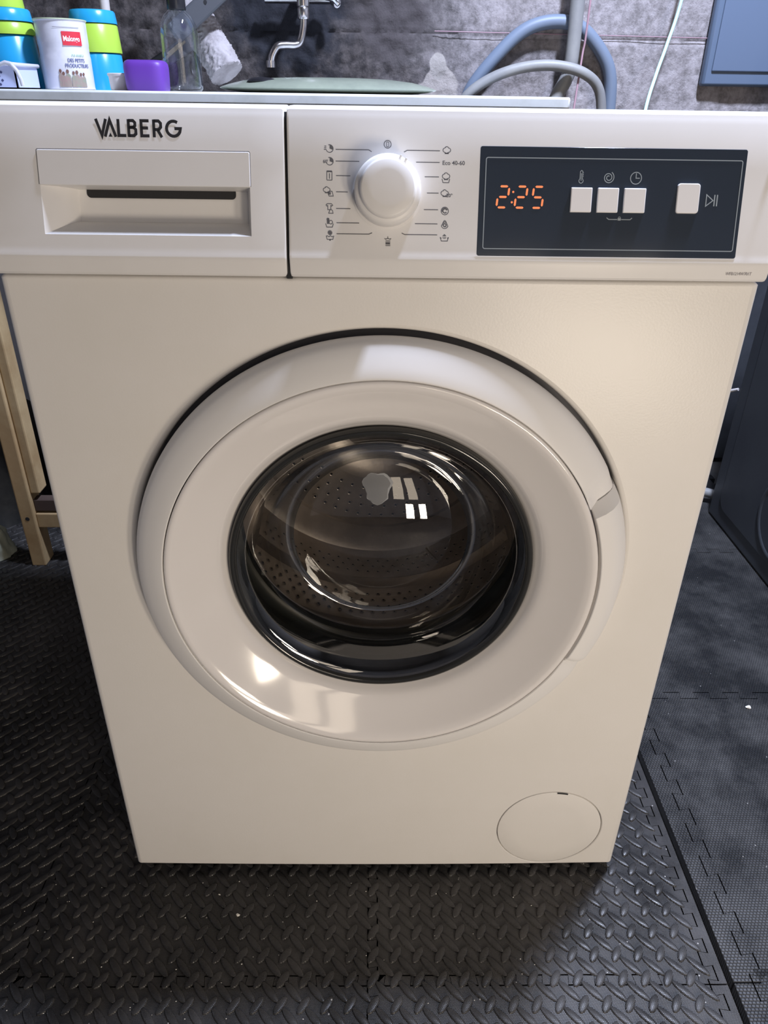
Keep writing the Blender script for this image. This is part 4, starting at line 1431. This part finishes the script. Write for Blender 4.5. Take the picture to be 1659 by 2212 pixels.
vessel('small_pot', -0.447, 0.90, 0.019, 0.0215, 0.026, 'cupwhite', 'small cream plastic pot between the blue tumblers and the purple mould', 'pot')
mb = MB()
def TQ(a, r, h):
    c_, s_ = cos(a), sin(a)
    k_ = (abs(c_) ** 4 + abs(s_) ** 4) ** -0.25
    return (-0.395 + r * k_ * c_, 0.875 + r * k_ * s_ * 0.9, BT + h)
mb.lathe([(0, 0), (0.0325, 0.0), (0.0335, 0.002), (0.0345, 0.020), (0.0348, 0.034), (0.0340, 0.0395), (0.0315, 0.0432), (0.0275, 0.0450), (0.015, 0.0446), (0, 0.0442)], TQ, 64)
tag(reloc(mb.build('silicone_mould', 'purple', smooth=60), (-0.395, 0.875, BT)), 'purple squarish silicone mould with rounded corners in front of the clear bottle', 'mould')

bt_ = tag(empty('clear_bottle', (-0.346, 0.93, BT)), 'tall clear empty bottle with a black cap', 'bottle')
mb = MB()
mb.lathe([(0, 0.0), (0.029, 0.0), (0.0325, 0.004), (0.0328, 0.010), (0.0322, 0.085), (0.0300, 0.100), (0.024, 0.112), (0.0150, 0.120), (0.0132, 0.122), (0.0132, 0.128)], lambda a, r, h: (r * cos(a), r * sin(a), h), 48)
mb.build('bottle_body', 'bottleglass', bt_, smooth=60)
mb = MB()
mb.lathe([(0, 0.0045), (0.027, 0.0045), (0.0300, 0.008), (0.0302, 0.080), (0.0280, 0.097), (0.022, 0.109), (0.0128, 0.118)], lambda a, r, h: (r * cos(a), r * sin(a), h), 48)
mb.build('inner_wall', 'bottleglass', bt_, smooth=60)
mb = MB()
mb.lathe([(0.0155, 0.121), (0.0158, 0.122), (0.0158, 0.150), (0.0145, 0.153), (0.0, 0.153)], lambda a, r, h: (r * cos(a), r * sin(a), h), 40)
mb.build('cap', 'black', bt_, smooth=40)

# shallow oval dish
mb = MB()
def TO(a, r, h): return (-0.090 + r * 1.0 * cos(a), 0.935 + r * 0.62 * sin(a), BT + h)
mb.lathe([(0, 0.0), (0.150, 0.0), (0.178, 0.003), (0.1915, 0.0060), (0.1930, 0.0072), (0.190, 0.0088), (0.176, 0.0130), (0.150, 0.0185), (0.110, 0.0225), (0.06, 0.0243), (0.0, 0.0248)], TO, 96)
ds = tag(reloc(mb.build('oval_dish', 'dish', smooth=50), (-0.090, 0.935, BT)), 'grey-green oval enamel dish lying upside down on the bench', 'dish')
mb = MB()
mb.lathe([(0, 0.0), (0.022, 0.0), (0.0235, 0.002), (0.021, 0.005), (0.012, 0.0075), (0, 0.0085)], lambda a, r, h: (-0.200 + r * cos(a) * 1.15, 0.88 + r * 0.8 * sin(a), BT + 0.0150 + h), 32)
mb.v = [tuple(Vector(p) - Vector((-0.090, 0.935, BT))) for p in mb.v]
mb.build('handle_pad', 'black', ds, smooth=50)

# ================================================================ THINGS ON OR AGAINST THE WALL
# woolly roller sleeve leaning on the wall
mb = MB()
pts, rr = [], []
A, B = Vector((-0.420, 1.17, 1.085)), Vector((-0.296, 1.09, BT + 0.030))
n_, ns = 72, 120
d = (B - A).normalized(); u = d.orthogonal().normalized(); w_ = d.cross(u)
vs = []
for i in range(ns + 1):
    p = A.lerp(B, i / ns)
    for k in range(n_):
        a = 2 * pi * k / n_
        q = u * cos(a) + w_ * sin(a)
        r_ = 0.033 * (1 + 0.07 * noise.noise(Vector((q * 2 + p * 40)))) + 0.0030 * noise.noise(q * 7 + p * 260) + 0.002 * noise.noise(q * 18 + p * 600)
        if i in (0, ns): r_ *= 0.7
        vs.append(p + q * r_)
mb.add(vs, [(i * n_ + k, i * n_ + (k + 1) % n_, (i + 1) * n_ + (k + 1) % n_, (i + 1) * n_ + k) for i in range(ns) for k in range(n_)] + [tuple(range(n_ - 1, -1, -1)), tuple(ns * n_ + k for k in range(n_))])
tag(reloc(mb.build('woolly_roller', 'fluff', smooth=60), tuple(B)), 'pale fluffy roller sleeve leaning on the wall behind the clear bottle', 'roller')

# flat grey bar crossing in front of the roller
mb = MB(); mb.bar((-0.380, 1.035, 0.948), (-0.19, 1.09, 1.101), 0.012, 0.036)
gb = tag(reloc(mb.build('grey_bar', 'greypipe', bevel=0.004), (-0.380, 1.035, 0.948)), 'dark grey flat plastic bar slanting across the pale roller', 'bar')
mb = MB(); mb.lathe([(0, -0.0006), (0.0032, -0.0006), (0.0032, 0.001)], lambda a, r, h: (0.062 + r * cos(a), 0.0110 + h, 0.052 + r * sin(a)), 12)
mb.build('rivet', 'dark', gb)
# dark bars lower left of the bottle
mb = MB(); mb.bar((-0.530, 1.245, BT + 0.013), (-0.355, 1.265, 0.972), 0.016, 0.030)
tag(reloc(mb.build('dark_bar', mat('dark_steel', (0.045, 0.047, 0.055), 0.5), bevel=0.003), (-0.530, 1.245, BT + 0.013)), 'dark steel bar slanting behind the purple mould', 'bar')
mb = MB(); mb.bar((-0.448, 1.08, 0.885), (-0.372, 1.09, 0.940), 0.010, 0.004)
mb.bar((-0.404, 1.079, 0.9185), (-0.372, 1.088, 0.942), 0.006, 0.006)
tag(reloc(mb.build('saw_blade', mat('worn_brass_edge', (0.42, 0.36, 0.27), 0.4, metal=0.6)), (-0.448, 1.08, 0.885)), 'thin tan-edged tool blade left of the clear bottle', 'tool')
# white upright stick at left
mb = MB(); mb.tube([(-0.556, 1.22, BT), (-0.556, 1.24, 1.30)], 0.0095, 14)
tag(reloc(mb.build('pale_stick', 'cupwhite', smooth=50), (-0.556, 1.22, BT)), 'pale round stick standing behind the coffee tin', 'stick')

# tap
tap = tag(empty('wall_tap', (-0.160, 1.28, 1.02)), 'worn chrome wall tap with a bent spout', 'tap')
to = Vector(tap.location)


def tpart(mb, name, m, **k):
    mb.v = [tuple(Vector(p) - to) for p in mb.v]
    return mb.build(name, m, tap, **k)


def smooth_path(pts, n=8):
    P = [Vector(p) for p in pts]; out = []
    for i in range(len(P) - 1):
        p0, p1, p2, p3 = P[max(i - 1, 0)], P[i], P[i + 1], P[min(i + 2, len(P) - 1)]
        for q in range(n):
            t = q / n
            out.append(0.5 * ((2 * p1) + (-p0 + p2) * t + (2 * p0 - 5 * p1 + 4 * p2 - p3) * t * t + (-p0 + 3 * p1 - 3 * p2 + p3) * t ** 3))
    out.append(P[-1])
    return out


mb = MB(); mb.tube(smooth_path([(-0.152, 1.20, 0.998), (-0.153, 1.20, 0.975), (-0.160, 1.198, 0.949), (-0.170, 1.194, 0.9425), (-0.190, 1.186, 0.9420), (-0.205, 1.180, 0.9390), (-0.2155, 1.177, 0.925), (-0.2195, 1.176, 0.9115)]), 0.0072, 16)
tpart(mb, 'spout', 'chrome', smooth=50)
mb = MB(); mb.lathe([(0.0072, 0), (0.0094, 0.0), (0.0094, 0.012), (0.0072, 0.012)], lambda a, r, h: (-0.2200 + r * cos(a), 1.176 + r * sin(a), 0.902 + h), 20)
tpart(mb, 'nozzle', 'chrome', smooth=40)
mb = MB(); mb.lathe([(0.0, 0.0), (0.0105, 0.0), (0.0118, 0.003), (0.0118, 0.017), (0.0105, 0.020), (0.0125, 0.022), (0.0125, 0.040), (0.010, 0.044), (0, 0.044)], lambda a, r, h: (-0.152 + r * cos(a), 1.20 + r * sin(a), 0.987 + h), 24)
tpart(mb, 'collar', 'chrome', smooth=30)
mb = MB(); mb.tube([(-0.152, 1.20, 1.020), (-0.152, 1.20, 1.055), (-0.150, 1.30, 1.060)], 0.013, 16)
mb.tube([(-0.235, 1.26, 1.026), (-0.100, 1.26, 1.026), (-0.085, 1.24, 1.018)], 0.0085, 12)
tpart(mb, 'tap_body', 'chrome', smooth=50)
mb = MB(); mb.tube([(-0.118, 1.21, 1.03), (-0.088, 1.20, 1.024), (-0.080, 1.198, 1.012)], [0.007, 0.009, 0.005], 12)
tpart(mb, 'tap_lever', mat('bright_chrome', (0.85, 0.87, 0.92), 0.15, metal=1.0), smooth=50)

# pipes and hoses
WX = 1.248
mb = MB(); mb.tube(smooth_path([(0.408, WX, 1.35), (0.410, WX, 1.05), (0.411, WX, 0.925), (0.404, WX, 0.890), (0.388, WX, 0.858), (0.366, WX, 0.80)], 10), 0.0145, 18)
mb.tube([(0.4095, WX, 0.917), (0.4065, WX, 0.903)], 0.0165, 18)
tag(reloc(mb.build('drain_pipe', 'hosegrey', smooth=50), (0.405, WX, 0.80)), 'vertical grey drain pipe on the wall with a bend near its foot', 'pipe')
mb = MB(); mb.tube(smooth_path([(0.430, 1.228, 1.35), (0.431, 1.228, 1.00), (0.428, 1.228, 0.93), (0.416, 1.20, 0.80)], 10), 0.0022, 8)
tag(reloc(mb.build('thin_cable', 'redcable', smooth=50), (0.432, 1.232, 0.80)), 'thin dull red cable running down beside the drain pipe', 'cable')
mb = MB(); mb.tube(smooth_path([(0.185, 1.275, 0.80), (0.202, 1.275, 0.868), (0.262, 1.275, 0.940), (0.315, 1.275, 0.982), (0.375, 1.275, 0.996), (0.430, 1.275, 0.985), (0.482, 1.275, 0.940), (0.508, 1.275, 0.890), (0.516, 1.275, 0.80)], 10), 0.0135, 16)
tag(reloc(mb.build('looped_hose', 'hoseblue', smooth=50), (0.185, 1.275, 0.80)), 'blue-grey hose looped in a wide arch behind the drain pipe', 'hose')
mb = MB(); mb.tube(smooth_path([(0.150, 1.23, 0.80), (0.192, 1.228, 0.858), (0.245, 1.225, 0.892), (0.310, 1.22, 0.911), (0.375, 1.215, 0.914), (0.436, 1.215, 0.900), (0.474, 1.225, 0.868), (0.49, 1.23, 0.80)], 10), 0.0105, 16)
tag(reloc(mb.build('short_hose', 'hosegrey', smooth=50), (0.155, 1.235, 0.80)), 'lower beige-grey hose arching under the blue-grey loop', 'hose')
mb = MB(); mb.tube(smooth_path([(0.640, 1.24, 1.25), (0.622, 1.24, 1.04), (0.600, 1.22, 0.955), (0.578, 1.19, 0.900), (0.545, 1.12, 0.832), (0.52, 1.05, 0.70)], 10), 0.0036, 10)
tag(reloc(mb.build('power_cord', 'cord', smooth=50), (0.52, 1.05, 0.70)), 'pale green-white cord hanging in front of the wall on the right', 'cord')
mb = MB()
mb.box(0.708, 1.06, 1.272, 1.294, 0.882, 1.32)
bx_ = tag(reloc(mb.build('wall_box', 'box', bevel=0.006, smooth=30), (0.86, 1.277, 0.888)), 'slate-blue metal box fixed to the wall at the top right', 'box')
mb = MB(); mb.box(0.724 - 0.86, 1.03 - 0.86, -0.0095, -0.005, 0.022, 0.40)
mb.build('box_door', mat('slate_blue_door', (0.11, 0.15, 0.225), 0.4), bx_, bevel=0.002)

# charcoal appliance on the right
cab = tag(empty('charcoal_cabinet', (1.05, 0.73, FZ)), 'charcoal grey sheet-metal appliance standing at the right edge', 'appliance')
co = Vector(cab.location)
mb = MB(); mb.box(0.789, 1.35, 0.50, 0.930, 0.004, 0.85)
mb.v = [tuple(Vector(p) - co) for p in mb.v]
mb.build('cabinet_body', 'cabinet', cab, bevel=0.006, smooth=30)
mb = MB()
def TS(x, v, n): return (0.789 - n - co.x, x - co.y, v - co.z)
slab(mb, rrect(0.55, 0.885, 0.045, 0.80, 0.03, 8), -0.001, 0.0025, T=TS)
mb.build('pressed_panel', 'cabinet', cab, bevel=0.0015, smooth=30)
mb = MB(); mb.lathe([(0.075, 0.0025), (0.078, 0.0045), (0.084, 0.0045), (0.087, 0.0025)], lambda a, r, h: TS(0.64 + r * cos(a), 0.14 + r * sin(a), h), 48)
mb.build('pressed_ring', 'cabinet', cab, smooth=40)
for (px_, py_2) in ((0.84, 0.55), (0.84, 0.89), (1.30, 0.55), (1.30, 0.89)):
    mb = MB(); mb.lathe([(0, 0.003), (0.018, 0.003), (0.018, 0.012), (0.012, 0.02), (0, 0.02)], lambda a, r, h: (px_ + r * cos(a) - co.x, py_2 + r * sin(a) - co.y, h + 0.013 - 0.0), 16)
    mb.build('foot', 'black', cab)

# bits between machine and cabinet
mb = MB(); mb.tube(smooth_path([(0.62, 1.17, 0.02), (0.72, 1.02, 0.030), (0.79, 0.985, 0.030), (0.85, 0.97, 0.02)], 6), 0.011, 12)
tag(reloc(mb.build('floor_hose', 'hosegrey', smooth=50), (0.62, 1.17, 0.003)), 'short grey hose end on the floor between the machine and the charcoal appliance', 'hose')
mb = MB(); mb.tube(smooth_path([(0.60, 1.233, 0.16), (0.70, 1.12, 0.20), (0.765, 1.02, 0.262), (0.80, 0.955, 0.300)], 6), 0.0035, 8)
tag(reloc(mb.build('cable_end', 'cupwhite', smooth=50), (0.60, 1.233, 0.16)), 'thin pale cable poking out behind the charcoal appliance', 'cable')

# crumbs on the mats
def crumb(x, y, z, s_, label, group=None):
    mb = MB()
    k = 7
    vs = []
    for j, (q, h) in enumerate(((0.7, 0.0), (1.0, 0.35), (0.6, 0.8))):
        vs += [(q * s_ * cos(2 * pi * i / k) * random.uniform(0.7, 1.2), q * s_ * 0.8 * sin(2 * pi * i / k) * random.uniform(0.7, 1.2), h * s_) for i in range(k)]
    mb.add(vs, [tuple(range(k - 1, -1, -1)), tuple(2 * k + i for i in range(k))] + [(r_ * k + i, r_ * k + (i + 1) % k, (r_ + 1) * k + (i + 1) % k, (r_ + 1) * k + i) for r_ in (0, 1) for i in range(k)])
    o = mb.build('crumb', 'chip'); o.location = (x, y, z)
    return tag(o, label, 'crumb', group)


crumb(0.602, 0.285, 0.003, 0.0048, 'largest white crumb lying on the woven mat at the right')
crumb(-0.192, -0.033, 0.0, 0.0024, 'white crumb on the tread mat in front of the machine, leftmost of the near ones')
crumb(-0.165, -0.058, 0.0, 0.0026, 'pale elongated crumb left of centre on the near tread mat')
crumb(-0.137, -0.096, 0.0, 0.0024, 'cream crumb on the tread mat above the jigsaw seam')
mb = MB()
for q in range(130):
    x, y = random.uniform(-0.45, 0.30), random.uniform(-0.22, -0.005)
    s_ = random.uniform(0.0004, 0.0011)
    a = random.uniform(0, pi)
    mb.add([(x + s_ * cos(a + t), y + s_ * sin(a + t) * 0.7, 0.0004) for t in (0, 1.6, 3.1, 4.7)] + [(x, y, 0.0004 + s_)], [(0, 1, 4), (1, 2, 4), (2, 3, 4), (3, 0, 4)])
tag(mb.build('dust_specks', 'chip', fix=False), 'scattered pale dust specks on the near tread mats', 'dust', kind='stuff')
